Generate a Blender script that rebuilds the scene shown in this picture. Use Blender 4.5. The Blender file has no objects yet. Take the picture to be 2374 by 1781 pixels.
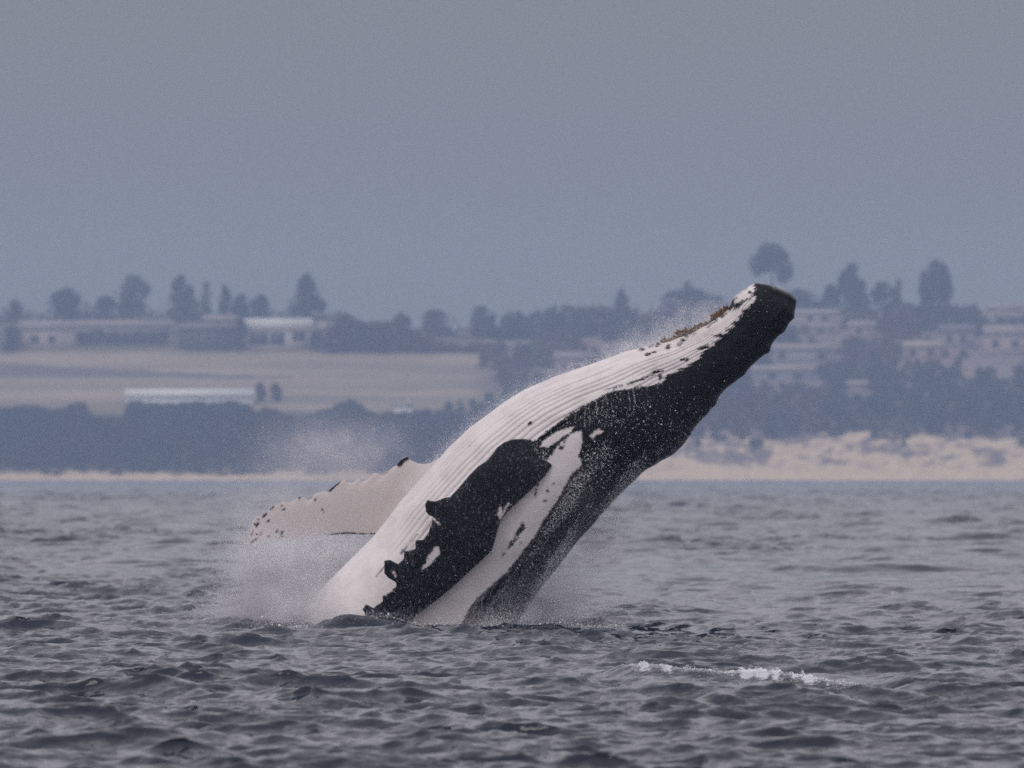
import bpy, math, random
import numpy as np
from mathutils import Vector, Matrix
from mathutils.kdtree import KDTree

SC = bpy.context.scene
COL = SC.collection
rng = np.random.default_rng(7)
random.seed(7)
R = math.radians

# ------------------------------------------------------------------ camera
FPX = 19500.0            # focal length in pixels of a 2374 px wide frame
EYE = 2.75               # eye height above the mean water level, from a boat
HOR = 1097.0             # row of the true horizon
cam_d = bpy.data.cameras.new('camera')
cam = bpy.data.objects.new('camera', cam_d)
COL.objects.link(cam)
cam.location = (0, 0, EYE)
cam.rotation_euler = (R(90) + math.atan((HOR - 890.5) / FPX), 0, 0)
cam_d.sensor_width = 36.0
cam_d.lens = 36.0 * FPX / 2374.0
cam_d.clip_start = 1.0
cam_d.clip_end = 20000.0
cam_d.dof.use_dof = True
cam_d.dof.focus_distance = 128.0
cam_d.dof.aperture_fstop = 3.1
SC.camera = cam

# ------------------------------------------------------------------ sky, sun
SUN = Vector((-0.46, -0.54, 0.76)).normalized()      # towards the sun
world = bpy.data.worlds.new('World')
SC.world = world
world.use_nodes = True
wn = world.node_tree
wn.nodes.clear()
w_out = wn.nodes.new('ShaderNodeOutputWorld')
w_bg = wn.nodes.new('ShaderNodeBackground')
w_bg.inputs['Strength'].default_value = 0.1
w_sky = wn.nodes.new('ShaderNodeTexSky')
w_sky.sky_type = 'NISHITA'
w_sky.sun_disc = False
w_sky.sun_elevation = math.asin(SUN.z)
w_sky.sun_rotation = math.atan2(SUN.x, SUN.y) % (2 * math.pi)
w_sky.air_density = 1.0
w_sky.dust_density = 2.0
w_tc = wn.nodes.new('ShaderNodeTexCoord')
w_sep = wn.nodes.new('ShaderNodeSeparateXYZ')
w_mr = wn.nodes.new('ShaderNodeMapRange')             # thin overcast: a dull band of haze low down, bright above it
w_mr.interpolation_type = 'SMOOTHSTEP'
w_mr.inputs['From Min'].default_value = 0.055
w_mr.inputs['From Max'].default_value = 0.26
w_ramp = wn.nodes.new('ShaderNodeMix'); w_ramp.data_type = 'RGBA'
w_ramp.inputs[6].default_value = (2.50, 2.68, 2.84, 1)
w_ramp.inputs[7].default_value = (9.7, 9.2, 9.8, 1)
w_mix = wn.nodes.new('ShaderNodeMix'); w_mix.data_type = 'RGBA'
w_mix.inputs[0].default_value = 0.93
wn.links.new(w_tc.outputs['Generated'], w_sep.inputs[0])
wn.links.new(w_sep.outputs['Z'], w_mr.inputs['Value'])
wn.links.new(w_mr.outputs[0], w_ramp.inputs[0])
wn.links.new(w_sky.outputs[0], w_mix.inputs[6])
wn.links.new(w_ramp.outputs[2], w_mix.inputs[7])
wn.links.new(w_mix.outputs[2], w_bg.inputs['Color'])
wn.links.new(w_bg.outputs[0], w_out.inputs['Surface'])

sun_d = bpy.data.lights.new('sun', 'SUN')
sun_d.energy = .85
sun_d.angle = R(22)
sun_d.color = (1.0, 0.94, 0.88)
sun = bpy.data.objects.new('sun', sun_d)
COL.objects.link(sun)
sun.rotation_euler = SUN.to_track_quat('Z', 'Y').to_euler()

SC.view_settings.view_transform = 'Standard'
SC.view_settings.look = 'None'
SC.view_settings.exposure = -0.2
SC.view_settings.gamma = 1.0
SC.render.engine = 'CYCLES'
SC.cycles.use_denoising = False          # the picture keeps a fine grain, as the photograph does
SC.cycles.volume_bounces = 1
SC.cycles.max_bounces = 6
SC.cycles.sample_clamp_direct = 3.0
SC.cycles.sample_clamp_indirect = 3.0
SC.cycles.volume_step_rate = 1.0

# ------------------------------------------------------------------ helpers
def px2w(px, py, Y):
    """the point at distance Y that the photograph shows at column px, row py"""
    return np.array([(px - 1187.0) / FPX * Y, Y, EYE - (py - HOR) / FPX * Y])

def hash01(ix, iy, iz, seed):
    h = (ix.astype(np.uint64) * np.uint64(374761393) + iy.astype(np.uint64) * np.uint64(668265263)
         + iz.astype(np.uint64) * np.uint64(2147483647) + np.uint64(seed * 1274126177 + 12345)) & np.uint64(0xffffffff)
    h = ((h ^ (h >> np.uint64(13))) * np.uint64(1274126177)) & np.uint64(0xffffffff)
    h = ((h ^ (h >> np.uint64(16))) * np.uint64(2246822519)) & np.uint64(0xffffffff)
    h = h ^ (h >> np.uint64(15))
    return (h & np.uint64(0xffffff)).astype(np.float64) / float(0xffffff)

def vnoise(x, y, z=0.0, seed=0):
    x, y, z = np.broadcast_arrays(np.asarray(x, float), np.asarray(y, float), np.asarray(z, float))
    x, y, z = x + 1000.0, y + 1000.0, z + 1000.0
    ix, iy, iz = np.floor(x).astype(np.int64), np.floor(y).astype(np.int64), np.floor(z).astype(np.int64)
    fx, fy, fz = x - ix, y - iy, z - iz
    fx, fy, fz = fx * fx * (3 - 2 * fx), fy * fy * (3 - 2 * fy), fz * fz * (3 - 2 * fz)
    r = 0
    for a in (0, 1):
        for b in (0, 1):
            for c in (0, 1):
                w = (fx if a else 1 - fx) * (fy if b else 1 - fy) * (fz if c else 1 - fz)
                r = r + w * hash01(ix + a, iy + b, iz + c, seed)
    return r

def fbm(x, y, z=0.0, seed=0, octaves=4):
    r, amp, tot = 0, 1.0, 0.0
    f = 1.0
    for o in range(octaves):
        r = r + amp * vnoise(np.asarray(x) * f, np.asarray(y) * f, np.asarray(z) * f, seed + o)
        tot += amp; amp *= 0.5; f *= 2.03
    return r / tot

def smooth(e0, e1, x):
    t = np.clip((x - e0) / (e1 - e0), 0, 1)
    return t * t * (3 - 2 * t)

def mesh_np(name, verts, faces, smooth_shade=False):
    """faces: (M, k) array of vertex indices, or a list of such arrays"""
    if isinstance(faces, np.ndarray):
        faces = [faces]
    faces = [f for f in faces if len(f)]
    me = bpy.data.meshes.new(name)
    verts = np.asarray(verts, dtype=np.float32)
    me.vertices.add(len(verts))
    me.vertices.foreach_set('co', verts.ravel())
    loops = np.concatenate([f.ravel() for f in faces]).astype(np.int32)
    sizes = np.concatenate([np.full(len(f), f.shape[1]) for f in faces]).astype(np.int32)
    starts = np.concatenate([[0], np.cumsum(sizes)[:-1]]).astype(np.int32)
    me.loops.add(len(loops))
    me.loops.foreach_set('vertex_index', loops)
    me.polygons.add(len(sizes))
    me.polygons.foreach_set('loop_start', starts)
    me.polygons.foreach_set('loop_total', sizes)
    if smooth_shade:
        me.polygons.foreach_set('use_smooth', np.ones(len(sizes), dtype=bool))
    me.update(calc_edges=True)
    return me

def add_attr(me, name, data, typ='FLOAT'):
    a = me.attributes.new(name, typ, 'POINT')
    data = np.asarray(data, dtype=np.float32)
    if typ == 'FLOAT':
        a.data.foreach_set('value', data.ravel())
    elif typ == 'FLOAT_COLOR':
        a.data.foreach_set('color', data.ravel())
    else:
        a.data.foreach_set('vector', data.ravel())

def link(name, me, mat=None, parent=None):
    o = bpy.data.objects.new(name, me)
    COL.objects.link(o)
    if mat is not None:
        me.materials.clear(); me.materials.append(mat)
    if parent is not None:
        o.parent = parent
    return o

def tag(o, label, cat, group=None, kind=None):
    o['label'] = label; o['category'] = cat
    if group: o['group'] = group
    if kind: o['kind'] = kind
    return o

def empty(name, loc):
    o = bpy.data.objects.new(name, None)
    COL.objects.link(o)
    o.location = tuple(float(v) for v in loc)
    return o

class NT:
    """small wrapper to write node materials"""
    def __init__(self, name):
        self.m = bpy.data.materials.new(name); self.m.use_nodes = True
        self.t = self.m.node_tree; self.t.nodes.clear()
        self.out = self.n('ShaderNodeOutputMaterial')
    def n(self, typ, **kw):
        nd = self.t.nodes.new(typ)
        for k, v in kw.items(): setattr(nd, k, v)
        return nd
    def l(self, a, b): self.t.links.new(a, b)
    def attr(self, name):
        a = self.n('ShaderNodeAttribute'); a.attribute_name = name; return a
    def noise(self, vec, scale, detail=4, rough=0.55):
        nz = self.n('ShaderNodeTexNoise')
        nz.inputs['Scale'].default_value = scale; nz.inputs['Detail'].default_value = detail
        nz.inputs['Roughness'].default_value = rough
        if vec is not None: self.l(vec, nz.inputs['Vector'])
        return nz
    def math(self, op, a, b=None, c=None, clamp=False):
        m = self.n('ShaderNodeMath', operation=op); m.use_clamp = clamp
        for i, v in enumerate((a, b, c)):
            if v is None: continue
            if isinstance(v, (int, float)): m.inputs[i].default_value = v
            else: self.l(v, m.inputs[i])
        return m.outputs[0]
    def mix(self, f, a, b):
        m = self.n('ShaderNodeMix'); m.data_type = 'RGBA'
        for i, v in ((0, f), (6, a), (7, b)):
            if isinstance(v, (int, float)): m.inputs[i].default_value = v
            elif isinstance(v, tuple): m.inputs[i].default_value = (*v, 1)
            else: self.l(v, m.inputs[i])
        return m.outputs[2]
    def rng(self, v, a, b, c=0.0, d=1.0, interp='SMOOTHSTEP'):
        m = self.n('ShaderNodeMapRange'); m.interpolation_type = interp
        self.l(v, m.inputs['Value'])
        m.inputs['From Min'].default_value = a; m.inputs['From Max'].default_value = b
        m.inputs['To Min'].default_value = c; m.inputs['To Max'].default_value = d
        return m.outputs[0]
    def bsdf(self, color, rough=0.6, **kw):
        b = self.n('ShaderNodeBsdfPrincipled')
        if isinstance(color, tuple): b.inputs['Base Color'].default_value = (*color, 1)
        else: self.l(color, b.inputs['Base Color'])
        if isinstance(rough, (int, float)): b.inputs['Roughness'].default_value = rough
        else: self.l(rough, b.inputs['Roughness'])
        for k, v in kw.items(): b.inputs[k].default_value = v
        self.l(b.outputs[0], self.out.inputs['Surface'])
        return b
    def bump(self, b, height, dist, strength=1.0):
        bp = self.n('ShaderNodeBump')
        bp.inputs['Distance'].default_value = dist; bp.inputs['Strength'].default_value = strength
        self.l(height, bp.inputs['Height']); self.l(bp.outputs[0], b.inputs['Normal'])

def simple_mat(name, c, rough=0.8, var=0.25, scale=0.8):
    t = NT(name)
    tc = t.n('ShaderNodeTexCoord')
    nz = t.noise(tc.outputs['Object'], scale, 5)
    f = t.rng(nz.outputs['Fac'], 0.3, 0.7)
    t.bsdf(t.mix(f, tuple(v * (1 - var) for v in c), tuple(min(1, v * (1 + var)) for v in c)), rough)
    return t.m

# ------------------------------------------------------------------ land: terrain behind the water
SHORE = 2980.0
LP = np.array([(-40, -4), (0, 0), (9, 2.6), (14, 5.0), (25, 10), (60, 21), (90, 28.5), (220, 47.5), (262, 57), (300, 60), (420, 63), (700, 58)], float)
RP = np.array([(-40, -4), (0, 0), (8, 3.5), (26, 14.0), (60, 21), (150, 37), (260, 54), (330, 64), (420, 68), (700, 62)], float)
def terrain_z(x, y):
    x = np.asarray(x, float); y = np.asarray(y, float)
    wob = (fbm(x * 0.03, x * 0 + 3.3, seed=5, octaves=3) - 0.5) * 10
    d = y - SHORE + wob * smooth(-10, 20, y - SHORE) * (1 - smooth(60, 120, y - SHORE))
    zl = np.interp(d, LP[:, 0], LP[:, 1]); zr = np.interp(d, RP[:, 0], RP[:, 1])
    f = smooth(-24, 12, x)
    z = zl * (1 - f) + zr * f
    # the skyline dips a little in the middle
    z = z - 5.5 * smooth(-80, -50, x) * (1 - smooth(-20, 30, x)) * smooth(230, 300, y - SHORE)
    z = z + (fbm(x * 0.05, y * 0.05, seed=11, octaves=3) - 0.5) * 2.2 * smooth(10, 40, y - SHORE)
    z = z + (fbm(x * 0.16, y * 0.16, seed=31, octaves=3) - 0.5) * 3.0 * smooth(4, 14, y - SHORE) * (1 - smooth(30, 50, y - SHORE)) * f
    return z

def on_row(px, py, y0=2990.0, y1=3390.0):
    """the terrain point that the photograph shows at column px, row py (first hit)"""
    ys = np.linspace(y0, y1, 400)
    xs = (px - 1187.0) / FPX * ys
    z = terrain_z(xs, ys)
    rows = HOR - (z - EYE) * FPX / ys
    k = np.argmax(rows <= py)
    if rows[k] > py: k = len(ys) - 1
    return np.array([xs[k], ys[k], z[k]])

xs = np.concatenate([np.arange(-640, -230, 14.0), np.arange(-230, 230, 1.5), np.arange(230, 641, 14.0)])
ys = np.concatenate([np.arange(SHORE - 40, SHORE + 80, 1.5), np.arange(SHORE + 80, SHORE + 660, 5.0)])
X, Yg = np.meshgrid(xs, ys)
Z = terrain_z(X, Yg)
nx, ny = len(xs), len(ys)
idx = np.arange(nx * ny).reshape(ny, nx)
quads = np.stack([idx[:-1, :-1], idx[:-1, 1:], idx[1:, 1:], idx[1:, :-1]], -1).reshape(-1, 4)
f_r = smooth(-24, 12, X)
d = Yg - SHORE
# ground cover: sand low down, rough growth, then dry pasture on the open field
sand_top = 3.9 * (1 - smooth(25, 60, X)) + smooth(25, 60, X) * (14.5 + 15 * (fbm(X * 0.05, Yg * 0 + 1.7, seed=3, octaves=4) - 0.42))
veg = .5 * fbm(X * 0.07, Z * 0.28, seed=19, octaves=4) + .5 * fbm(X * 0.3, Z * 0.7, seed=20, octaves=4)
sand = (1 - smooth(-0.8, 0.8, Z - sand_top)) * (1 - smooth(0.47, 0.60, veg) * smooth(3.0, 7, Z))
n1 = fbm(X * 0.02, Yg * 0.07, seed=23, octaves=4)[..., None]
field_f = ((1 - smooth(-16, -4, X + 6 * (n1[..., 0] - 0.5))) * smooth(70, 84, d) * (1 - smooth(222, 236, d)))[..., None]
n2 = fbm(X * 0.013, Yg * 0.085, seed=24, octaves=4)[..., None]
field = np.array([0.34, 0.27, 0.185]) * (0.45 + 1.05 * n2) * (0.9 + 0.2 * n1)
strip = (smooth(-128, -95, -X * 0 + X * 0 - 128 + 0) * 0)[..., None]
# a ploughed darker strip that narrows along the field
xa = (X + 190) / 110.0
mid = 176 - 22 * np.clip(xa, 0, 1)
plough = (1 - smooth(0.75, 1.0, np.abs(d - mid) / np.maximum(22 * (1 - np.clip(xa, 0, 1)) , 0.1))) * (xa < 1)
field = field * (1 - 0.8 * plough[..., None]) + np.array([0.06, 0.055, 0.06]) * 0.8 * plough[..., None]
rough_c = (np.array([0.21, 0.165, 0.155]) * f_r[..., None] + np.array([0.10, 0.095, 0.07]) * (1 - f_r[..., None])) * (0.6 + 0.8 * n1)
sand_c = np.array([0.76, 0.59, 0.385]) * (0.88 + 0.24 * fbm(X * 0.2, Z * 0.8, seed=41)[..., None])
c = rough_c * (1 - field_f) + field * field_f
c = c * (1 - sand[..., None]) + sand_c * sand[..., None]
tm = mesh_np('terrain', np.stack([X, Yg, Z], -1).reshape(-1, 3), quads, True)
add_attr(tm, 'col', np.concatenate([c, np.ones_like(c[..., :1])], -1), 'FLOAT_COLOR')
t = NT('ground_cover')
a = t.attr('col')
tc = t.n('ShaderNodeTexCoord')
nz = t.noise(tc.outputs['Object'], 0.5, 5)
t.bsdf(t.mix(t.rng(nz.outputs['Fac'], 0.25, 0.75, 0.0, 0.35), a.outputs['Color'], (0.12, 0.10, 0.08)), 0.95)
terrain = link('hillside', tm, t.m)
tag(terrain, 'hazy far shore hillside of dry field and sandy bluff behind the water', 'hill', kind='structure')

# ------------------------------------------------------------------ foliage
t = NT('foliage')
a = t.attr('col')
b = t.bsdf(a.outputs['Color'], 0.85)
b.inputs['Specular IOR Level'].default_value = 0.2
FOL = t.m
BARK = simple_mat('bark', (0.11, 0.085, 0.07), 0.9)
EVER = np.array([0.030, 0.042, 0.044]); BARE = np.array([0.095, 0.068, 0.080]); PALE = np.array([0.075, 0.088, 0.078])

def crown_pts(n, rx, ry, rz, shape, rs):
    """points through the volume of a crown, gathered in uneven clumps; origin at the crown's base centre"""
    m = {'round': 11, 'cone': 16, 'oval': 13, 'umbrella': 12, 'bush': 8}.get(shape, 10)
    cz = rs.uniform(0.05, 0.95, m)
    ang = rs.uniform(0, 2 * math.pi, m); rad = np.sqrt(rs.uniform(0.02, 1, m))
    if shape == 'cone': prof = 0.95 * (1 - cz) ** 0.75 + 0.06
    elif shape == 'umbrella': prof = np.where(cz > 0.35, np.sqrt(np.maximum(0.05, 1 - ((cz - 0.5) / 0.55) ** 2)), 0.85)
    elif shape == 'bush': prof = np.sqrt(np.maximum(0.1, 1 - cz ** 2))
    else: prof = np.sqrt(np.maximum(0.08, 1 - ((cz - 0.45) / 0.56) ** 2))
    c = np.stack([np.cos(ang) * rad * prof * 0.86, np.sin(ang) * rad * prof * 0.86, cz], -1)
    sz = rs.uniform(0.14, 0.40, m) * (0.45 + 0.6 * prof)
    if shape == 'umbrella':
        keep = ~((cz < 0.5) & (np.abs(c[:, 0] + 0.45) < 0.4))
        c = c[keep]; sz = sz[keep]
    k = rs.choice(len(c), n, p=sz ** 2 / (sz ** 2).sum())
    v = rs.normal(size=(n, 3)); v /= np.linalg.norm(v, axis=1)[:, None]
    p = c[k] + v * (rs.uniform(0, 1, n) ** 0.4 * sz[k])[:, None] * np.array([1, 1, 0.62])
    # the body of the crown: points filling its outline
    nb = int(n * .26); zb = rs.uniform(0, 1, nb)
    if shape == 'cone': pb = 1.0 * (1 - zb) ** .8 + .05
    elif shape == 'umbrella': zb = .46 + .54 * zb; pb = np.sqrt(np.maximum(0, 1 - ((zb - .5) / .5) ** 2))
    elif shape == 'bush': pb = np.sqrt(np.maximum(0, 1 - zb ** 2))
    else: pb = np.sqrt(np.maximum(0, 1 - ((zb - .45) / .55) ** 2))
    ab = rs.uniform(0, 2 * math.pi, nb); rb_ = np.sqrt(rs.uniform(0, 1, nb)) * pb * (.82 + .28 * np.sin(ab * 3 + zb * 11 + rs.uniform(0, 6)))
    p[:nb] = np.stack([np.cos(ab) * rb_, np.sin(ab) * rb_, zb], -1)
    p[:, 2] = np.abs(p[:, 2])
    return p * np.array([rx, ry, rz])

def cards(p, size, rs):
    n = len(p)
    a = rs.normal(size=(n, 3)); a /= np.linalg.norm(a, axis=1)[:, None]
    b = np.cross(a, rs.normal(size=(n, 3))); b /= np.linalg.norm(b, axis=1)[:, None]
    s = size * rs.uniform(0.6, 1.4, n)[:, None]
    return np.stack([p + a * s, p - a * s * 0.5 + b * s * 0.8, p - a * s * 0.5 - b * s * 0.8], 1).reshape(-1, 3)

def foliage_mesh(name, v, cols):
    f = np.arange(len(v)).reshape(-1, 3)
    me = mesh_np(name, v, f)
    add_attr(me, 'col', np.concatenate([np.repeat(cols, 3, 0), np.ones((len(v), 1))], 1), 'FLOAT_COLOR')
    return me

def tube_np(pts, rads, seg=7):
    pts = np.asarray(pts, float); V = []; F = []
    for i, p in enumerate(pts):
        tdir = pts[min(i + 1, len(pts) - 1)] - pts[max(i - 1, 0)]
        tdir /= np.linalg.norm(tdir) + 1e-9
        u = np.cross(tdir, [0.3, 0.9, 0.1]); u /= np.linalg.norm(u); w = np.cross(tdir, u)
        for k in range(seg):
            an = 2 * math.pi * k / seg
            V.append(p + (u * math.cos(an) + w * math.sin(an)) * rads[i])
    for i in range(len(pts) - 1):
        for k in range(seg):
            F.append((i * seg + k, i * seg + (k + 1) % seg, (i + 1) * seg + (k + 1) % seg, (i + 1) * seg + k))
    return np.array(V), np.array(F)

def join_np(parts):
    V = []; F = []; o = 0
    for v, f in parts:
        V.append(v); F.append(f + o); o += len(v)
    return np.concatenate(V), np.concatenate(F)

def tree(kind, px, top, bot, wid, shape, colr, label, Y=None, trunk=0.25, dens=1.0, seed=0, grp='trees along the far skyline'):
    """a tree whose foot stands on the terrain where the photograph shows it"""
    rs = np.random.default_rng(seed + int(px))
    if Y is None:
        g = on_row(px, bot + 6, 3150, 3390)
    else:
        x = (px - 1187.0) / FPX * Y; g = np.array([x, Y, float(terrain_z(x, Y))])
    Yd = g[1]
    ztop = EYE + (HOR - top) / FPX * Yd
    H = max(3.0, ztop - g[2]); W = wid / FPX * Yd / 2
    root = empty(kind, g - np.array([0, 0, 0.3]))
    tag(root, label, 'tree', grp)
    tr = []
    lean = rs.normal(0, 0.02, 2) * H
    tr.append(tube_np([(0, 0, 0), (lean[0] * .4, lean[1] * .4, H * .4), (lean[0], lean[1], H * .86)], [0.028 * H, 0.02 * H, 0.005 * H]))
    for k in range(6):
        an = rs.uniform(0, 6.28); zz = H * rs.uniform(max(0.2, trunk), 0.7); ln = W * rs.uniform(0.5, 0.85)
        tr.append(tube_np([(lean[0] * .5, lean[1] * .5, zz), (math.cos(an) * ln * .5, math.sin(an) * ln * .5, zz + ln * .22), (math.cos(an) * ln, math.sin(an) * ln, zz + ln * .55)],
                          [0.011 * H, 0.008 * H, 0.003 * H], 5))
    v, f = join_np(tr)
    link('trunk', mesh_np('trunk', v, f, True), BARK, root)
    n = int(900 * dens * max(0.4, min(2.2, W * H / 60)))
    p = crown_pts(n, W, W, H * (1 - trunk), shape, rs) + np.array([lean[0] * .6, lean[1] * .6, H * trunk + 0.3])
    p = p[np.argsort(p[:, 2])]
    cv = np.asarray(colr) * rs.uniform(0.75, 1.3, (n, 1))
    link('crown', foliage_mesh('crown', cards(p, 0.66, rs), cv), FOL, root)
    return root

# lone trees and clumps on the skyline
SK = [
 ('shrub_tree', 35, 697, 742, 66, 'bush', BARE, 'small low tree clump at the outer end of the ridge beside the broad dark dome', .05, 1.5),
 ('broad_tree', 155, 669, 730, 132, 'bush', EVER, 'broad dark dome shaped tree spreading over the ridge above the pale low house', .05, 2.2),
 ('round_tree', 247, 686, 730, 60, 'round', EVER, 'small rounded dark tree tucked between the broad dome and the tall oval tree', .08, 1.6),
 ('oval_tree', 305, 638, 740, 84, 'oval', PALE, 'tall pale oval crowned tree standing after the broad dark dome tree', .12, 1.4),
 ('forked_tree', 418, 644, 745, 66, 'oval', PALE, 'tall hazy tree with narrow uneven crown above the dark gabled house', .1, 1.2),
 ('slim_tree', 477, 654, 735, 30, 'oval', PALE, 'slim wispy tree next to the tall hazy uneven one', .1, 1.0),
 ('low_tree', 440, 694, 745, 120, 'bush', PALE, 'low spreading hazy tree under the uneven tall crown', .05, 1.6),
 ('narrow_tree', 522, 664, 732, 34, 'oval', EVER, 'narrow pointed dark tree behind the pale roofed dark house', .1, 1.3),
 ('low_tree', 560, 682, 732, 60, 'bush', EVER, 'low dark tree directly over the gap between the two ridge houses', .05, 1.6),
 ('round_tree', 602, 684, 735, 62, 'bush', EVER, 'rounded dark tree over the white fascia of the ridge house', .05, 1.6),
 ('conical_tree', 710, 640, 740, 116, 'cone', EVER * 1.15, 'large conical dark tree rising behind the white fascia house', .06, 2.0),
 ('round_tree', 802, 726, 790, 70, 'bush', BARE, 'mauve bare rounded tree just past the white fascia house', .05, 1.6),
 ('bare_tree', 930, 730, 800, 76, 'bush', BARE, 'mauve bare tree on the dip of the ridge, taller than its hedge', .05, 1.6),
 ('round_tree', 1012, 719, 770, 96, 'round', BARE * .9, 'rounded mauve tree alone on the middle dip of the ridge', .05, 1.8),
 ('round_tree', 1115, 710, 765, 66, 'round', EVER * 1.3, 'dark green rounded tree on the middle ridge above a tiny pale gable', .05, 1.8),
 ('pine_tree', 1440, 672, 716, 44, 'cone', EVER * 1.3, 'small cone shaped tree on the ridge above the spray of the throat', .08, 1.6),
 ('pine_tree', 1595, 654, 705, 44, 'oval', EVER * 1.4, 'small upright tree poking out of the long dark dome on the ridge', .08, 1.4),
 ('broad_tree', 1598, 672, 712, 190, 'bush', EVER * 1.1, 'long low dark dome of trees on the ridge behind the whale chin', .02, 2.4),
 ('umbrella_tree', 1790, 566, 698, 112, 'umbrella', EVER * 1.25, 'tall lone umbrella shaped tree on a bare trunk above the whale snout', .22, 1.5),
 ('shrub_tree', 1850, 672, 712, 150, 'bush', EVER * 1.2, 'low dark trees spreading past the snout beneath the umbrella tree', .03, 1.8),
 ('conical_tree', 1972, 612, 712, 100, 'cone', EVER, 'dense conical dark tree in the middle of the ridge clump', .05, 2.2),
 ('low_tree', 1925, 662, 712, 56, 'bush', EVER, 'low dark shoulder tree on the umbrella tree side of the conical one', .04, 1.7),
 ('low_tree', 2050, 655, 712, 80, 'bush', EVER * 1.15, 'low dark shoulder tree on the outer side of the conical clump', .04, 1.7),
 ('slim_tree', 2082, 646, 712, 22, 'oval', PALE, 'thin wispy tree at the outer edge of the conical clump', .1, 1.2),
 ('oval_tree', 2172, 603, 715, 80, 'oval', EVER, 'dark upright oval tree standing alone past the conical clump', .08, 2.0),
]
for i, (kd, px, top, bot, wid, shp, colr, lab, trk, dn) in enumerate(SK):
    tree(kd, px, top, bot, wid, shp, colr, lab, None, trk, dn, seed=i)

# ------------------------------------------------------------------ buildings on the far shore
def box_np(x0, x1, y0, y1, z0, z1):
    v = np.array([(x0, y0, z0), (x1, y0, z0), (x1, y1, z0), (x0, y1, z0), (x0, y0, z1), (x1, y0, z1), (x1, y1, z1), (x0, y1, z1)], float)
    f = np.array([(0, 3, 2, 1), (4, 5, 6, 7), (0, 1, 5, 4), (1, 2, 6, 5), (2, 3, 7, 6), (3, 0, 4, 7)])
    return v, f
M_WHITE = simple_mat('white_render', (0.80, 0.79, 0.74), 0.8, 0.08)
M_CREAM = simple_mat('cream_render', (0.40, 0.34, 0.30), 0.85, 0.12)
M_PINK = simple_mat('pink_render', (0.33, 0.25, 0.25), 0.85, 0.12)
M_GREY = simple_mat('grey_render', (0.27, 0.26, 0.27), 0.85, 0.12)
M_DARK = simple_mat('dark_boards', (0.05, 0.055, 0.065), 0.8, 0.2)
M_SLATE = simple_mat('slate_roof', (0.16, 0.16, 0.18), 0.8, 0.2)
M_PALER = simple_mat('pale_roof', (0.31, 0.275, 0.25), 0.8, 0.12)
M_GLASS = NT('dark_glass'); M_GLASS.bsdf((0.015, 0.02, 0.03), 0.08); M_GLASS = M_GLASS.m
HOUSES = []
def house(kind, x0, x1, ytop, ybot, wall_m, roof_m, label, roof_px=10, wins=(), Y=None, depth=8.0, grp='houses on the far shore', flat=False, fascia=None):
    """x0..x1 and ytop..ybot: the extent in the photograph; wins: (x0, x1, y0, y1)"""
    pxm = (x0 + x1) / 2
    if Y is None:
        g = on_row(pxm, ybot)
    else:
        x = (pxm - 1187.0) / FPX * Y; g = np.array([x, Y, float(terrain_z(x, Y))])
    Yd = g[1]; s = Yd / FPX
    zb = EYE + (HOR - ybot) * s
    zt = EYE + (HOR - ytop) * s
    root = empty(kind, (g[0], Yd, zb))
    tag(root, label, 'house' if 'house' in kind else 'shed', grp)
    W = (x1 - x0) * s / 2; H = zt - zb
    rh = roof_px * s
    wall_h = H - rh
    v, f = box_np(-W, W, 0, depth, -2.5, wall_h)
    link('wall', mesh_np('wall', v, f), wall_m, root)
    if flat:
        v, f = box_np(-W - .4, W + .4, -.5, depth + .4, wall_h + .003, H)
        link('roof', mesh_np('roof', v, f), roof_m, root)
    else:
        e = 0.45
        v = np.array([(-W - e, -e, wall_h + .003), (W + e, -e, wall_h + .003), (W + e, depth + e, wall_h + .003), (-W - e, depth + e, wall_h + .003),
                      (-W - e, depth / 2, H), (W + e, depth / 2, H)])
        rf = mesh_np('roof', v, [np.array([(0, 1, 5, 4), (2, 3, 4, 5), (0, 3, 2, 1)]), np.array([(0, 4, 3), (1, 2, 5)])])
        r_o = link('roof', rf, roof_m, root)
        v, f = box_np(W * .45, W * .45 + .8, depth / 2 - .4, depth / 2 + .4, H - .6, H + 1.0)
        link('chimney', mesh_np('chimney', v, f), wall_m, r_o)
    for (a0, a1, b0, b1) in wins:
        wx0 = (a0 - 1187) * s - g[0]; wx1 = (a1 - 1187) * s - g[0]
        wz0 = EYE + (HOR - b1) * s - zb; wz1 = EYE + (HOR - b0) * s - zb
        fr = 0.12
        parts = [box_np(wx0, wx1, -.09, .02, wz0, wz0 + fr), box_np(wx0, wx1, -.09, .02, wz1 - fr, wz1),
                 box_np(wx0, wx0 + fr, -.09, .02, wz0 + fr, wz1 - fr), box_np(wx1 - fr, wx1, -.09, .02, wz0 + fr, wz1 - fr)]
        v, f = join_np(parts)
        wo = link('window', mesh_np('window', v, f), M_WHITE if wall_m is M_DARK else M_SLATE, root)
        v, f = box_np(wx0 + fr, wx1 - fr, -.05, -.01, wz0 + fr, wz1 - fr)
        link('pane', mesh_np('pane', v, f), M_GLASS, wo)
    HOUSES.append((x0, x1, ytop, ybot, Yd))
    return root

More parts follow.
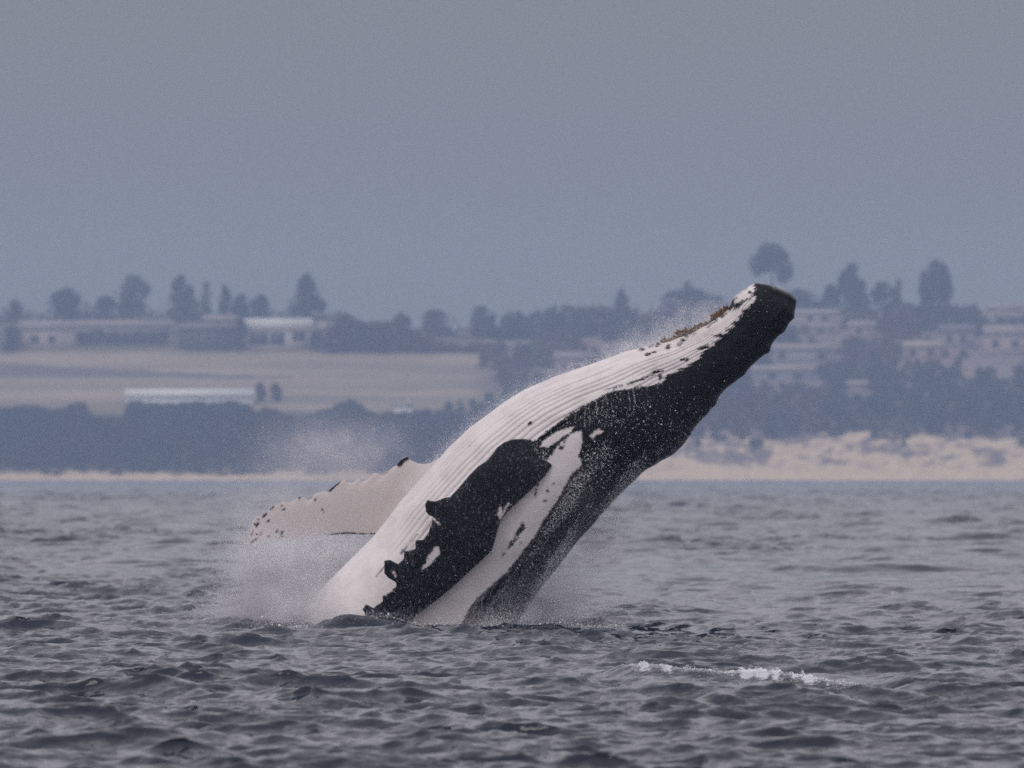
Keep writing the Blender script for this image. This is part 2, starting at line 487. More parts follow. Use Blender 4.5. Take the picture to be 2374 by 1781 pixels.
house('house', 568, 722, 738, 812, simple_mat('pale_wall', (0.5, 0.47, 0.45), 0.85, 0.1), M_WHITE, 'ridge house with a bright white fascia band and dark picture windows', 28,
      [(580, 622, 772, 800), (626, 660, 772, 800), (678, 708, 770, 790), (668, 682, 814 - 4, 814), ], flat=True)
house('house', 472, 548, 730, 775, M_PINK, M_PALER, 'pale roofed house showing over the top of the dark boarded house', 14, [(500, 515, 750, 764)], depth=7)
house('house', 414, 536, 748, 814, M_DARK, M_SLATE, 'dark boarded gabled house beside the white fascia house', 16, [(430, 452, 775, 792), (470, 492, 775, 792)])
house('long_house', 45, 172, 742, 812, M_CREAM, M_PALER, 'low pale house under the broad dome tree', 22, [(70, 90, 778, 795), (112, 128, 778, 795)])
house('long_house', 176, 400, 742, 778, M_GREY, M_PALER, 'long pale roofed house half hidden by a dark clipped hedge', 16, [(220, 240, 764, 774)])
house('long_shed', 292, 586, 902, 930, M_WHITE, M_WHITE, 'long white low shed glowing in the middle of the dry field', 20, Y=3066.0, grp='sheds on the far shore', depth=6)
house('house', 738, 770, 745, 815, M_PINK, M_PALER, 'slim pinkish gable end past the white fascia house', 24, depth=5)
house('house', 1062, 1092, 757, 782, M_PINK, M_SLATE, 'tiny pinkish gable on the middle ridge', 9, depth=5)
house('house', 1286, 1362, 815, 868, M_PINK, M_PALER, 'pinkish house among trees right above the bend of the whale throat', 18, [(1300, 1315, 842, 856), (1330, 1345, 842, 856)])
house('house', 1845, 1948, 716, 748, M_CREAM, M_PALER, 'pale long roofed house nearest the whale snout', 14, [(1870, 1886, 734, 744), (1905, 1921, 734, 744)])
house('house', 1880, 1935, 748, 778, M_GREY, M_PALER, 'small grey house stepped below the pale long roofed one', 12, [(1895, 1908, 763, 773)])
house('house', 1968, 2028, 744, 780, M_PINK, M_PALER, 'pinkish square house below the conical tree clump', 14, [(1985, 1998, 762, 774)])
house('house', 1792, 1932, 796, 842, M_GREY, M_PALER, 'wide grey house behind a dark round bush on the slope', 16, [(1805, 1820, 816, 832), (1895, 1915, 816, 832)])
house('house', 1745, 1890, 846, 884, M_GREY, M_PALER, 'wide pale lower house on the slope beneath the grey one', 16, [(1780, 1800, 864, 878), (1840, 1860, 864, 878)])
house('house', 1966, 2012, 882, 908, M_PINK, M_CREAM, 'small pinkish cottage alone halfway down the wooded slope', 10)
house('house', 2096, 2184, 790, 834, M_PINK, M_CREAM, 'pinkish terrace below the lone oval tree', 16, [(2110, 2124, 810, 826), (2150, 2164, 810, 826)])
house('house', 2178, 2262, 752, 806, M_GREY, M_SLATE, 'grey house with dark slate roof beneath the oval tree', 18, [(2195, 2208, 776, 794), (2226, 2240, 776, 794)])
house('house', 2282, 2392, 752, 824, M_CREAM, M_PALER, 'big cream house at the outer edge of the wooded slope', 26, [(2300, 2316, 788, 806), (2345, 2362, 788, 806)])
house('house', 2290, 2372, 704, 732, M_CREAM, M_PALER, 'pale roofed house up on the ridge over the big cream one', 14)
house('shed', 912, 956, 934, 956, M_WHITE, M_PALER, 'small white shed above the lower wood near the far flipper', 8, grp='sheds on the far shore', depth=5, Y=3052.0)

# ------------------------------------------------------------------ woods that read as one mass
def wood(name, pts, rad, hgt, cols, label, per=110, size=0.85, seed=0, kind='stuff', cat='wood'):
    rs = np.random.default_rng(seed)
    V = []; C = []
    for i, p in enumerate(pts):
        r = rad[i]; h = hgt[i]
        shp = 'cone' if rs.uniform() < 0.18 else ('oval' if rs.uniform() < 0.4 else 'bush')
        n = int(per * max(0.5, r * h / 22))
        q = crown_pts(n, r, r, h, shp, rs) + np.asarray(p) - np.array([0, 0, 0.6])
        V.append(cards(q, size, rs)); C.append(np.asarray(cols[i]) * rs.uniform(0.75, 1.3, (n, 1)))
    me = foliage_mesh(name, np.concatenate(V), np.concatenate(C))
    o = link(name, me, FOL)
    tag(o, label, cat, kind=kind)
    return o

def row_of(p, h=0.0):
    return HOR - (p[2] + h - EYE) * FPX / p[1]
def col_of(p):
    return 1187 + p[0] * FPX / p[1]

def scatter(x0, x1, d0, d1, step, rs, test=None):
    P = []
    for y in np.arange(SHORE + d0, SHORE + d1, step):
        for x in np.arange(x0, x1, step):
            q = np.array([x + rs.uniform(-.5, .5) * step, y + rs.uniform(-.5, .5) * step, 0])
            q[2] = float(terrain_z(q[0], q[1]))
            if test is None or test(q): P.append(q)
    return P

def blocks_house(p, r, h):
    c = col_of(p); top = row_of(p, h); hw = r * FPX / p[1]
    for (a0, a1, b0, b1, Yd) in HOUSES:
        if p[1] < Yd + 12 and c + hw > a0 + 4 and c - hw < a1 - 4 and top < b1 - 5 and row_of(p) > b0:
            return True
    return False

rs = np.random.default_rng(3)
# lower wood on the bluff below the field
P = scatter(-240, 8, 12, 82, 5.2, rs)
keep = []; rad = []; hg = []; co = []
for p in P:
    top_allowed = 945 + 26 * (vnoise(col_of(p) * 0.016, 0.5, seed=77) - 0.5) * 2
    if 300 < col_of(p) < 580: top_allowed = 930 + 8 * (vnoise(col_of(p) * 0.03, 0.5, seed=78) - 0.5) * 2
    elif 200 < col_of(p) < 300: top_allowed = 962
    hmax = EYE + (HOR - top_allowed) / FPX * p[1] - p[2]
    if hmax < 1.5: continue
    h = min(hmax, 16.0) if p[1] - SHORE > 52 else min(hmax, rs.uniform(6, 13)); r = min(5.0, max(1.6, h * rs.uniform(.42, .6)))
    if p[2] < 4: h = min(h, 4)
    keep.append(p); rad.append(r); hg.append(h); co.append(EVER * rs.uniform(0.8, 1.35) if rs.uniform() < 0.8 else BARE * .8)
wood('lower_wood', keep, rad, hg, co, 'dark blue green wood covering the bluff between the beach and the dry field', seed=5)

# wooded hillside round the houses
P = scatter(-22, 235, 26, 400, 7.2, rs)
keep = []; rad = []; hg = []; co = []
for p in P:
    if p[0] < -4 and 66 < p[1] - SHORE < 232 and col_of(p) < 1150 - 30 * math.sin(p[1] * .05): continue
    dd = p[1] - SHORE
    h = rs.uniform(5, 10) if dd < 300 else rs.uniform(3.0, 5.5)
    r = h * rs.uniform(.42, .62)
    if p[0] > 20 and dd < 34:
        if rs.uniform() < .75: continue
        h *= .5; r *= .75
    if blocks_house(p, r, h):
        h *= .4; r *= .5
        if blocks_house(p, r, h): continue
    g = vnoise(p[0] * .022, p[1] * .016, seed=9)
    if dd > 135 and fbm(p[0] * .05, p[1] * .03, seed=29, octaves=3) > .56: continue
    if rs.uniform() < .03: continue
    cc = EVER * rs.uniform(.9, 1.5) if g < .52 else BARE * rs.uniform(.8, 1.5)
    if rs.uniform() < .08: cc = PALE * 1.5
    keep.append(p); rad.append(r); hg.append(h); co.append(cc)
wood('hillside_wood', keep, rad, hg, co, 'hazy wooded slope with houses between the sandy bluff and the ridge', per=90, size=0.95, seed=6)

# tall hedge mass behind the field and the clipped hedge before the long pale house
P = []; rad = []; hg = []; co = []
for px in np.arange(765, 1145, 9.0):
    for yy in (3204.0, 3212.0, 3222.0, 3236.0):
        x = (px + rs.uniform(-5, 5) - 1187) / FPX * yy
        p = np.array([x, yy, float(terrain_z(x, yy))])
        topr = np.interp(px, [765, 800, 860, 900, 940, 1000, 1060, 1100, 1145], [742, 728, 745, 738, 742, 778, 790, 785, 790]) + rs.uniform(0, 14)
        h = EYE + (HOR - topr) / FPX * yy - p[2]
        if h < 2: continue
        P.append(p); rad.append(rs.uniform(2.2, 3.4)); hg.append(h); co.append((EVER * 1.1 if px < 900 and rs.uniform() < .6 else BARE) * rs.uniform(.8, 1.25))
wood('tall_hedge', P, rad, hg, co, 'tall mauve and dark overgrown hedge along the top of the dry field', per=100, seed=8, cat='hedge')
P = []; rad = []; hg = []; co = []
for px in np.arange(182, 388, 7.0):
    g = on_row(px, 798, 3100, 3390)
    P.append(g); rad.append(1.6); hg.append(5.4 + rs.uniform(-.5, .5)); co.append(EVER * rs.uniform(.9, 1.2))
o = wood('clipped_hedge', P, rad, hg, co, 'long dark clipped hedge in front of the long pale roofed house', per=130, size=.6, seed=9, kind=None, cat='hedge')
for px, lab in ((603, 'small dark round bush next to the end of the long white shed'), (640, 'second small dark round bush standing further out past the shed end')):
    tree('round_bush', px, 888, 916, 26, 'round', EVER * 1.4, lab, 3072.0, .1, 1.4, grp='bushes beside the white shed')
# thin scrub along the ridge between the trees
P = []; rad = []; hg = []; co = []
for px in np.arange(-30, 800, 6.5):
    topr = 722 - 14 * fbm(px * .02, 8.8, seed=88, octaves=3) * 2 + 10 + rs.uniform(-3, 3)
    g = on_row(px, 742, 3180, 3390)
    g = np.array([(px - 1187) / FPX * (g[1] + 14), g[1] + 14, 0]); g[2] = float(terrain_z(g[0], g[1]))
    h = EYE + (HOR - topr) / FPX * g[1] - g[2]
    if h < 1: continue
    P.append(g); rad.append(rs.uniform(1.2, 2.6)); hg.append(h); co.append((PALE if rs.uniform() < .5 else BARE) * rs.uniform(.8, 1.3))
wood('ridge_scrub', P, rad, hg, co, 'thin hazy scrub along the ridge behind the pale houses', per=60, size=.6, seed=12, cat='scrub')
# trees between the two ridge houses
for px, top, wd, lab in ((552, 735, 34, 'dark upright shrub filling the gap between the dark house and the white fascia house'),
                         (735, 770, 40, 'dark shrub at the foot of the slim pinkish gable'),
                         (28, 760, 46, 'mauve shrub standing before the low pale house at the field edge')):
    tree('shrub', px, top, 818, wd, 'oval', EVER * 1.3, lab, 3208.0, .06, 1.8, grp='shrubs at the top of the field')

# ------------------------------------------------------------------ sea
def band(L, N, lam0, lam1, seed, spread):
    r = np.random.default_rng(seed)
    k1 = np.fft.fftfreq(N, d=L / N) * 2 * math.pi
    KX, KY = np.meshgrid(k1, k1)
    K = np.hypot(KX, KY); K[0, 0] = 1e-6
    kp = 2 * math.pi / 5.5
    S = K ** -4.0 * np.exp(-1.25 * (kp / K) ** 2)
    ang = np.arctan2(KY, KX) - R(-104)
    S = S * np.abs(np.cos(ang / 2)) ** (2 * spread)
    lam = 2 * math.pi / K
    S = S * smooth(lam0 * .85, lam0, lam) * (1 - smooth(lam1, lam1 * 1.15, lam))
    S[0, 0] = 0
    A = (r.normal(size=K.shape) + 1j * r.normal(size=K.shape)) * np.sqrt(S) * (2 * math.pi / L)
    h = np.fft.ifft2(A) * N * N
    dx = np.fft.ifft2(1j * KX / K * A) * N * N
    dy = np.fft.ifft2(1j * KY / K * A) * N * N
    return h.real, dx.real, dy.real, L
BANDS = [band(97.0, 512, 2.6, 12.0, 1, 8), band(53.0, 512, 1.0, 2.6, 2, 9), band(23.0, 512, 0.38, 1.0, 3, 8), band(9.0, 512, 0.16, 0.38, 4, 6), band(311.0, 512, 8.0, 40.0, 5, 3)]
SCALE = 0.060 / BANDS[0][0].std()
ROT = [R(0), R(9), R(-14), R(17), R(-6)]
LMIN = [2.6, 1.0, .38, .16, 8.0]
BANDS[4] = tuple(q * (.050 / SCALE / BANDS[4][0].std()) for q in BANDS[4][:3]) + (311.0,)
GAIN = [.92, .92, 1.25, 1.2, .95]
CHOP = 1.25
def bil(T, u, v):
    N = T.shape[0]
    u = u % N; v = v % N
    i = np.floor(u).astype(int); j = np.floor(v).astype(int); fu = u - i; fv = v - j
    i %= N; j %= N
    i1 = (i + 1) % N; j1 = (j + 1) % N
    return (T[j, i] * (1 - fu) + T[j, i1] * fu) * (1 - fv) + (T[j1, i] * (1 - fu) + T[j1, i1] * fu) * fv
def gust_of(x, y):
    return 0.6 + .9 * smooth(.28, .72, fbm(x * .11, y * .016, seed=51, octaves=4))
def sea_disp(x, y, dy):
    h = np.zeros_like(x); ax = np.zeros_like(x); ay = np.zeros_like(x)
    gust = gust_of(x, y)
    sea_way = .72 + .75 * smooth(120, 380, y)          # the sea is rougher further out
    for (H, DX, DY, L), ro, lm, gn in zip(BANDS, ROT, LMIN, GAIN):
        c, s = math.cos(ro), math.sin(ro)
        u = (x * c + y * s) * 512 / L; v = (-x * s + y * c) * 512 / L
        fade = (1 - smooth(lm * .35, lm * .8, dy)) * SCALE * gn * (gust * (.5 + .5 * sea_way) if lm < 2 else sea_way)
        h += bil(H, u, v) * fade
        a = bil(DX, u, v) * fade; b = bil(DY, u, v) * fade
        ax += (a * c - b * s); ay += (a * s + b * c)
    return ax * CHOP, ay * CHOP, h

# the small breaking crest
CX_PX = np.array([1380, 1440, 1500, 1600, 1690, 1760, 1850, 1920, 1990, 2060])
CX_PY = np.array([1552, 1541, 1539, 1550, 1558, 1553, 1564, 1578, 1585, 1586.])
CR_Y = np.interp(CX_PX, [1380, 2060], [114.0, 111.2])
CR_X = (CX_PX - 1187) / FPX * CR_Y
CR_Z = EYE - (CX_PY - HOR) * CR_Y / FPX
def crest_info(x, y):
    """depth behind the crest line, height of the crest there and strength along it"""
    st = smooth(CR_X[0] - .4, CR_X[1], x) * (1 - smooth(CR_X[-2], CR_X[-1] + .3, x))
    return y - np.interp(x, CR_X, CR_Y), np.interp(x, CR_X, CR_Z), st
def extra_h(x, y, h0):
    dd, cz_, st = crest_info(x, y)
    w = st * np.where(dd < 0, np.exp(-(dd / 7.0) ** 2), np.exp(-(dd / 1.3) ** 2))
    h = (cz_ - .17 * smooth(.12, .8, -dd) - .05 * smooth(1, 6, -dd) + .5 * h0 * smooth(.3, 2.0, -dd) - h0) * w
    # swell pushed up in front of the whale, and the hollow behind it
    for (px, Y, a, sx, sy) in ((800, 146.9, .24, .70, .40), (925, 147.1, .16, .8, .4), (690, 147.0, .06, .6, .5), (1130, 146.6, .07, 1.6, .5), (1500, 148.0, .10, 1.4, .8)):
        cx = (px - 1187) / FPX * Y
        h = h + a * np.exp(-((x - cx) / sx) ** 2) * np.where(y < Y, np.exp(-((y - Y) / sy) ** 2), np.exp(-((y - Y) / (sy * 1.6)) ** 2))
    return h
rows = [60.0]
while rows[-1] < 220: rows.append(rows[-1] * 1.0009)
while rows[-1] < 1300: rows.append(rows[-1] + min(.6, .0009 * rows[-1] + .15 * (rows[-1] / 220 - 1)))
while rows[-1] < SHORE + 12: rows.append(rows[-1] + min(2.4, .6 + .006 * (rows[-1] - 1300)))
rows = np.array(rows)
cs = np.linspace(-.075, .075, 225)
cs_all = np.concatenate([[-.11, -.095], cs, [.095, .11]])
Yg = np.repeat(rows[:, None], len(cs_all), 1)
X = Yg * cs_all[None, :]
dyl = np.minimum(np.gradient(rows) * .35, rows * .00012)[:, None] * np.ones_like(X)
dyl[:, :2] = 9; dyl[:, -2:] = 9
ax, ay, hz = sea_disp(X.ravel(), Yg.ravel(), dyl.ravel())
hz = hz + extra_h(X.ravel(), Yg.ravel(), hz)
_d, _c, _s = crest_info(X.ravel(), Yg.ravel())
calm = 1 - .85 * _s * np.exp(-(_d / .8) ** 2)
ax *= calm; ay *= calm
V = np.stack([X.ravel() + ax, Yg.ravel() + ay, hz], -1).reshape(len(rows), len(cs_all), 3)
# flat outer water to the sides and behind the boat, all one sheet
outer = np.array([[-620.0] * len(rows), [620.0] * len(rows)])
L_ = np.stack([outer[0], rows, np.zeros_like(rows)], -1)[:, None, :]
R_ = np.stack([outer[1], rows, np.zeros_like(rows)], -1)[:, None, :]
V = np.concatenate([L_, V, R_], 1)
front = V[:1].copy(); front[..., 1] = -60; front[..., 2] = 0
front2 = V[:1].copy(); front2[..., 1] = 56; front2[..., 2] = 0
V = np.concatenate([front, front2, V], 0)
nr, nc = V.shape[:2]
idx = np.arange(nr * nc).reshape(nr, nc)
quads = np.stack([idx[:-1, :-1], idx[:-1, 1:], idx[1:, 1:], idx[1:, :-1]], -1).reshape(-1, 4)
sea_me = mesh_np('sea', V.reshape(-1, 3), quads, True)
vv = V.reshape(-1, 3)
dd, _z, st = crest_info(vv[:, 0], vv[:, 1])
def froth(x):
    """how much the crest breaks along its length"""
    px_ = 1187 + x * FPX / 112.5
    e = np.interp(px_, [1440, 1490, 1560, 1610, 1650, 1690, 1720, 1800, 1900, 1960, 2010], [0, .75, .8, .45, .3, .55, 1, 1, .85, .7, 0])
    return e * smooth(.16, .60, fbm(x * 9.0, x * 0 + 4.4, seed=61, octaves=4))
foam = .82 * st * smooth(-.9, -.25, dd) * (1 - smooth(.0, .25, dd)) * froth(vv[:, 0])
wx = (vv[:, 0] - (940 - 1187) / FPX * 150)
base_f = np.exp(-((vv[:, 0] + 2.2) / 2.6) ** 4) * np.exp(-((vv[:, 1] - 151.2) / 1.9) ** 4)
foam = np.maximum(foam, base_f * .8)
add_attr(sea_me, 'foam', np.clip(foam, 0, 1))
add_attr(sea_me, 'gust', gust_of(vv[:, 0], vv[:, 1]))
t = NT('sea_water')
tc = t.n('ShaderNodeTexCoord')
geo = t.n('ShaderNodeNewGeometry')
ag = t.attr('gust')
acc = geo.outputs['Normal']
for sc_, rot_, amt in (((1.1, 3.2, 1.0), .15, .40), ((4.0, 9.0, 1.0), -.2, .42), ((15.0, 24.0, 1.0), .3, .26)):
    mpw = t.n('ShaderNodeMapping'); t.l(tc.outputs['Object'], mpw.inputs['Vector']); mpw.inputs['Scale'].default_value = sc_; mpw.inputs['Rotation'].default_value = (0, 0, rot_)
    nzc = t.noise(mpw.outputs[0], 1.0, 2, .5)
    sb = t.n('ShaderNodeVectorMath', operation='SUBTRACT'); t.l(nzc.outputs['Color'], sb.inputs[0]); sb.inputs[1].default_value = (.5, .5, .5)
    ml = t.n('ShaderNodeVectorMath', operation='MULTIPLY'); t.l(sb.outputs[0], ml.inputs[0]); ml.inputs[1].default_value = (amt * .6, amt, 0)
    gm_ = t.n('ShaderNodeVectorMath', operation='SCALE'); t.l(ml.outputs[0], gm_.inputs[0]); t.l(ag.outputs['Fac'], gm_.inputs['Scale'])
    ad = t.n('ShaderNodeVectorMath', operation='ADD'); t.l(acc, ad.inputs[0]); t.l(gm_.outputs[0], ad.inputs[1]); acc = ad.outputs[0]
nrm_ = t.n('ShaderNodeVectorMath', operation='NORMALIZE'); t.l(acc, nrm_.inputs[0])
fa = t.attr('foam')
nf = t.noise(tc.outputs['Object'], 9.0, 6, .65)
ff = t.rng(t.math('ADD', fa.outputs['Fac'], t.math('MULTIPLY', t.math('SUBTRACT', nf.outputs['Fac'], .5), 1.1)), .38, .62)
colr = t.mix(ff, (0.013, 0.018, 0.031), (.55, .56, .58))
rg = t.rng(ff, 0, 1, .07, .8)
b = t.bsdf(colr, rg)
b.inputs['IOR'].default_value = 1.333
t.l(nrm_.outputs[0], b.inputs['Normal'])
sea = link('sea', sea_me, t.m)
tag(sea, 'dark choppy grey sea with a small breaking crest near the whale', 'sea', kind='structure')
sub = vv[(vv[:, 1] > 106) & (vv[:, 1] < 153) & (np.abs(vv[:, 0]) < 7)]
CELL = 0.12
_ix = np.floor((sub[:, 0] + 8) / CELL).astype(int); _iy = np.floor((sub[:, 1] - 105) / CELL).astype(int)
LEV = np.full((int(16 / CELL) + 2, int(49 / CELL) + 2), -9.0)
np.maximum.at(LEV, (_ix, _iy), sub[:, 2])
for _k in range(3):
    nb_ = np.maximum.reduce([np.roll(LEV, 1, 1), np.roll(LEV, -1, 1), np.roll(LEV, 1, 0), np.roll(LEV, -1, 0)])
    LEV = np.where(LEV < -5, nb_, LEV)
def sea_level(x, y):
    return LEV[np.clip(((np.asarray(x) + 8) / CELL).astype(int), 0, LEV.shape[0] - 1), np.clip(((np.asarray(y) - 105) / CELL).astype(int), 0, LEV.shape[1] - 1)]

# ------------------------------------------------------------------ the whale
WY = 150.0
S0 = WY / FPX                                   # metres per photo pixel at the whale
def P2(pts):
    pts = np.asarray(pts, float)
    return np.stack([(pts[:, 0] - 1187) * S0, EYE - (pts[:, 1] - HOR) * S0], -1)
# belly edge (V) and back edge (D); '*' rows are matched stations
VEN = [(420, 1770, 0), (520, 1650, None), (640, 1500, 1), (756, 1353, 2), (789, 1320, None), (821, 1290, None), (862, 1247, None), (900, 1200, 3), (927, 1163, None), (968, 1118, None), (1017, 1063, None),
       (1041, 1037, None), (1068, 1013, 4), (1087, 993, None), (1125, 965, None), (1166, 933, None), (1217, 903, 5), (1288, 873, None), (1361, 848, 6), (1404, 832, None), (1445, 817, None), (1486, 807, None), (1520, 799, 7),
       (1553, 791, None), (1608, 770, 8), (1648, 747, None), (1676, 729, None), (1691, 713, 9), (1700, 690, None), (1718, 675, 10), (1736, 665, None), (1750, 661, 11)]
DOR = [(560, 1860, 0), (880, 1760, 1), (1040, 1640, 2), (1120, 1548, None), (1187, 1461, 3), (1225, 1404, None), (1255, 1361, None), (1293, 1315, None), (1336, 1258, 4), (1372, 1220, None), (1407, 1176, None), (1445, 1138, 5),
       (1472, 1114, None), (1490, 1095, None), (1512, 1080, None), (1545, 1064, 6), (1560, 1056, None), (1586, 1030, None), (1612, 989, None), (1633, 965, None), (1642, 955, 7), (1656, 940, None), (1663, 924, None), (1681, 903, None), (1712, 880, 8), (1747, 845, None),
       (1771, 823, None), (1782, 815, 9), (1787, 800, None), (1809, 771, None), (1820, 764, None), (1834, 742, 10), (1841, 726, None), (1846, 700, 11)]
def param(lst, svals):
    p = P2([(a, b) for a, b, _ in lst]); n = len(lst)
    seg = np.concatenate([[0], np.cumsum(np.hypot(*np.diff(p, axis=0).T))])
    an = [(i, k[2]) for i, k in enumerate(lst) if k[2] is not None]
    return np.interp(seg, [seg[i] for i, _ in an], [svals[k] for _, k in an]), p
an_v = P2([(a, b) for a, b, k in VEN if k is not None]); an_d = P2([(a, b) for a, b, k in DOR if k is not None])
cc = (an_v + an_d) / 2
SV = np.concatenate([[0], np.cumsum(np.hypot(*np.diff(cc, axis=0).T))])
tv, pv = param(VEN, SV); td, pd = param(DOR, SV)
S_END = SV[-1]
CAP = 0.10
s_w = SV[3] - 2.2
sg = np.concatenate([np.linspace(0, s_w, 40, endpoint=False), np.linspace(s_w, S_END, 400, endpoint=False), S_END + CAP * (1 - np.cos(np.linspace(0, math.pi / 2, 14)[:]) * 0 - 1 + np.sin(np.linspace(0, math.pi / 2, 14)))])
def gsm(a, s, sig):
    """smooth a sampled curve a(s) with a gaussian of width sig metres"""
    out = np.empty_like(a)
    for i, s0 in enumerate(s):
        w = np.exp(-((s - s0) / sig) ** 2); w /= w.sum()
        out[i] = (a * w[:, None]).sum(0)
    return out
sl = np.linspace(0, S_END, 700)
def curve(tp, p, sig):
    c = np.stack([np.interp(sl, tp, p[:, 0]), np.interp(sl, tp, p[:, 1])], -1)
    pad = 40; ds = sl[1]
    e = np.concatenate([2 * c[0] - c[pad:0:-1], c, 2 * c[-1] - c[-2:-pad - 2:-1]])
    se = np.concatenate([-sl[pad:0:-1], sl, 2 * S_END - sl[-2:-pad - 2:-1]])
    return gsm(e, se, sig)[pad:-pad]
cv = curve(tv, pv, .06); cd = curve(td, pd, .05)
sc = np.clip(sg, 0, S_END)
Vp = np.stack([np.interp(sc, sl, cv[:, 0]), np.interp(sc, sl, cv[:, 1])], -1)
Dp = np.stack([np.interp(sc, sl, cd[:, 0]), np.interp(sc, sl, cd[:, 1])], -1)
Cp = (Vp + Dp) / 2
e1 = (Vp - Dp); half = np.linalg.norm(e1, axis=1) / 2; e1 = e1 / (2 * half[:, None])
tip_n = np.array([-e1[-1, 1], e1[-1, 0]]); tip_n *= np.sign(tip_n[1])
over = np.maximum(0, sg - S_END)
shrink = np.sqrt(np.maximum(0, 1 - (over / CAP) ** 2)); shrink[-1] = .02
Cp = Cp + tip_n[None, :] * over[:, None]
half_a = half * (.12 + .88 * shrink) * np.where(over > 0, 1, 1); half_a[-1] = half[-1] * .05
dtip = np.maximum(0, S_END - sg)
lat = half * .93
lat = np.minimum(lat, .30 + .60 * np.sqrt(np.clip(dtip / 1.9, 0, None)) * 1.0 + .0 * dtip)
lat = np.where(over > 0, lat * (.15 + .85 * shrink), lat)
# smooth the lateral width so that the head widens evenly
lat = gsm(lat[:, None], sg, .18)[:, 0]; lat[-14:] = lat[-15] * (.1 + .9 * shrink[-14:]); lat[-1] = .02
ROLL = R(13)
ph_f = np.radians(np.arange(-70, 96, .5)); ph_c = np.radians(np.linspace(96, 290, 110, endpoint=False))
ph = np.concatenate([ph_f, ph_c]); nph = len(ph)
PH, SG = np.meshgrid(ph, sg)
TH = (PH - ROLL + math.pi) % (2 * math.pi) - math.pi
cosp, sinp = np.cos(PH), np.sin(PH)
ex = .92                                        # a little fuller than an ellipse
cq = np.sign(cosp) * np.abs(cosp) ** ex; sq = np.sign(sinp) * np.abs(sinp) ** ex
BX = Cp[:, 0:1] + e1[:, 0:1] * half_a[:, None] * cq
BZ = Cp[:, 1:2] + e1[:, 1:2] * half_a[:, None] * cq
BY = WY - lat[:, None] * sq
# pattern plane: the near flank seen from the side, mirrored for the other flank
PM = np.where(TH >= 0, PH, 2 * ROLL - PH) % (2 * math.pi)
cm = np.cos(PM); cm = np.sign(cm) * np.abs(cm) ** ex
over_m = over[:, None] * np.ones_like(PM)
PPX = ((Cp[:, 0:1] + e1[:, 0:1] * half_a[:, None] * cm) / S0 + 1187)
PPY = HOR - ((Cp[:, 1:2] + e1[:, 1:2] * half_a[:, None] * cm) - EYE) / S0
# surface normals (numerical) for the relief
def normals(Xa, Ya, Za):
    P = np.stack([Xa, Ya, Za], -1)
    du = np.gradient(P, axis=0); dv = np.roll(P, -1, 1) - np.roll(P, 1, 1)
    n = np.cross(du, dv); n /= np.linalg.norm(n, axis=-1, keepdims=True) + 1e-12
    out = P - np.stack([Cp[:, 0:1] + 0 * Xa, WY + 0 * Xa, Cp[:, 1:2] + 0 * Xa], -1)
    sgn = np.sign((n * out).sum(-1, keepdims=True)); sgn[sgn == 0] = 1
    return n * sgn
NRM = normals(BX, BY, BZ)
disp = np.zeros_like(BX)
# throat pleats: narrow furrows that run from chin to belly
thd = np.degrees(np.abs(TH))
wob = 2.2 * (vnoise(SG * .55, thd * .05, seed=14) - .5) + 1.0 * (vnoise(SG * 1.6, thd * .09, seed=15) - .5)
per = 5.2
q = ((thd + wob) / per) % 1.0
dgr = np.minimum(q, 1 - q)
gid = np.floor((thd + wob) / per + .5)
gdep = .45 + .75 * hash01(gid.astype(np.int64) + 50, gid.astype(np.int64) * 0, gid.astype(np.int64) * 0, 4)
groove = np.exp(-(dgr / .17) ** 2)
s_lo = SV[3] - 1.2
gm = (1 - smooth(60, 74, thd)) * smooth(s_lo, s_lo + 1.6, SG) * (1 - smooth(S_END - .55, S_END - .35, SG))
brk = smooth(.25, .45, fbm(SG * .8, gid * 1.7, seed=16, octaves=2))
disp -= groove * gm * gdep * brk * np.interp(SG, [s_lo, SV[4], SV[7], S_END], [.016, .034, .030, .014])
disp += gm * (.5 - np.minimum(q, 1 - q)) * 0 
# soft irregular flesh
disp += (fbm(SG * 1.3, TH * 2.5, seed=18, octaves=3) - .5) * .03
# line of the mouth on the head, jaw corner to snout
m_s = SV[5] + .5
mline = np.radians(np.interp(SG, [m_s, SV[7], S_END], [112, 128, 118]))
dm = (np.abs(TH) - mline) * half[:, None]
mm = smooth(m_s, m_s + .5, SG) * (1 - smooth(S_END - .15, S_END, SG))
disp -= mm * .028 * np.exp(-(dm / .03) ** 2)
disp += mm * .045 * np.exp(-((dm + .12) / .10) ** 2)
# tubercles on snout, jaw and back edge
hxy = lambda a, b: P2([(a, b)])[0]
TUB = [(1836, 735, .05, .055), (1814, 768, .06, .05), (1783, 815, .06, .05), (1725, 868, .06, .045), (1660, 935, .07, .05), (1516, 1078, .07, .035), (1835, 676, .06, .05), (1800, 760, .05, .035), (1760, 800, .05, .035), (1700, 860, .05, .035),
       (1640, 905, .05, .03), (1770, 745, .05, .03), (1725, 790, .05, .03), (1680, 835, .05, .03), (1818, 715, .05, .035), (1795, 700, .04, .03), (1640, 960, .05, .03), (1600, 1005, .05, .025), (1750, 663, .05, .05), (1812, 690, .04, .03)]
for (a, b_, r_, h_) in TUB:
    dist2 = ((PPX - a) * S0) ** 2 + ((PPY - b_) * S0) ** 2
    disp += .55 * h_ * np.exp(-dist2 / (1.25 * r_) ** 2)
# the chin pad
BX += NRM[..., 0] * disp; BY += NRM[..., 1] * disp; BZ += NRM[..., 2] * disp

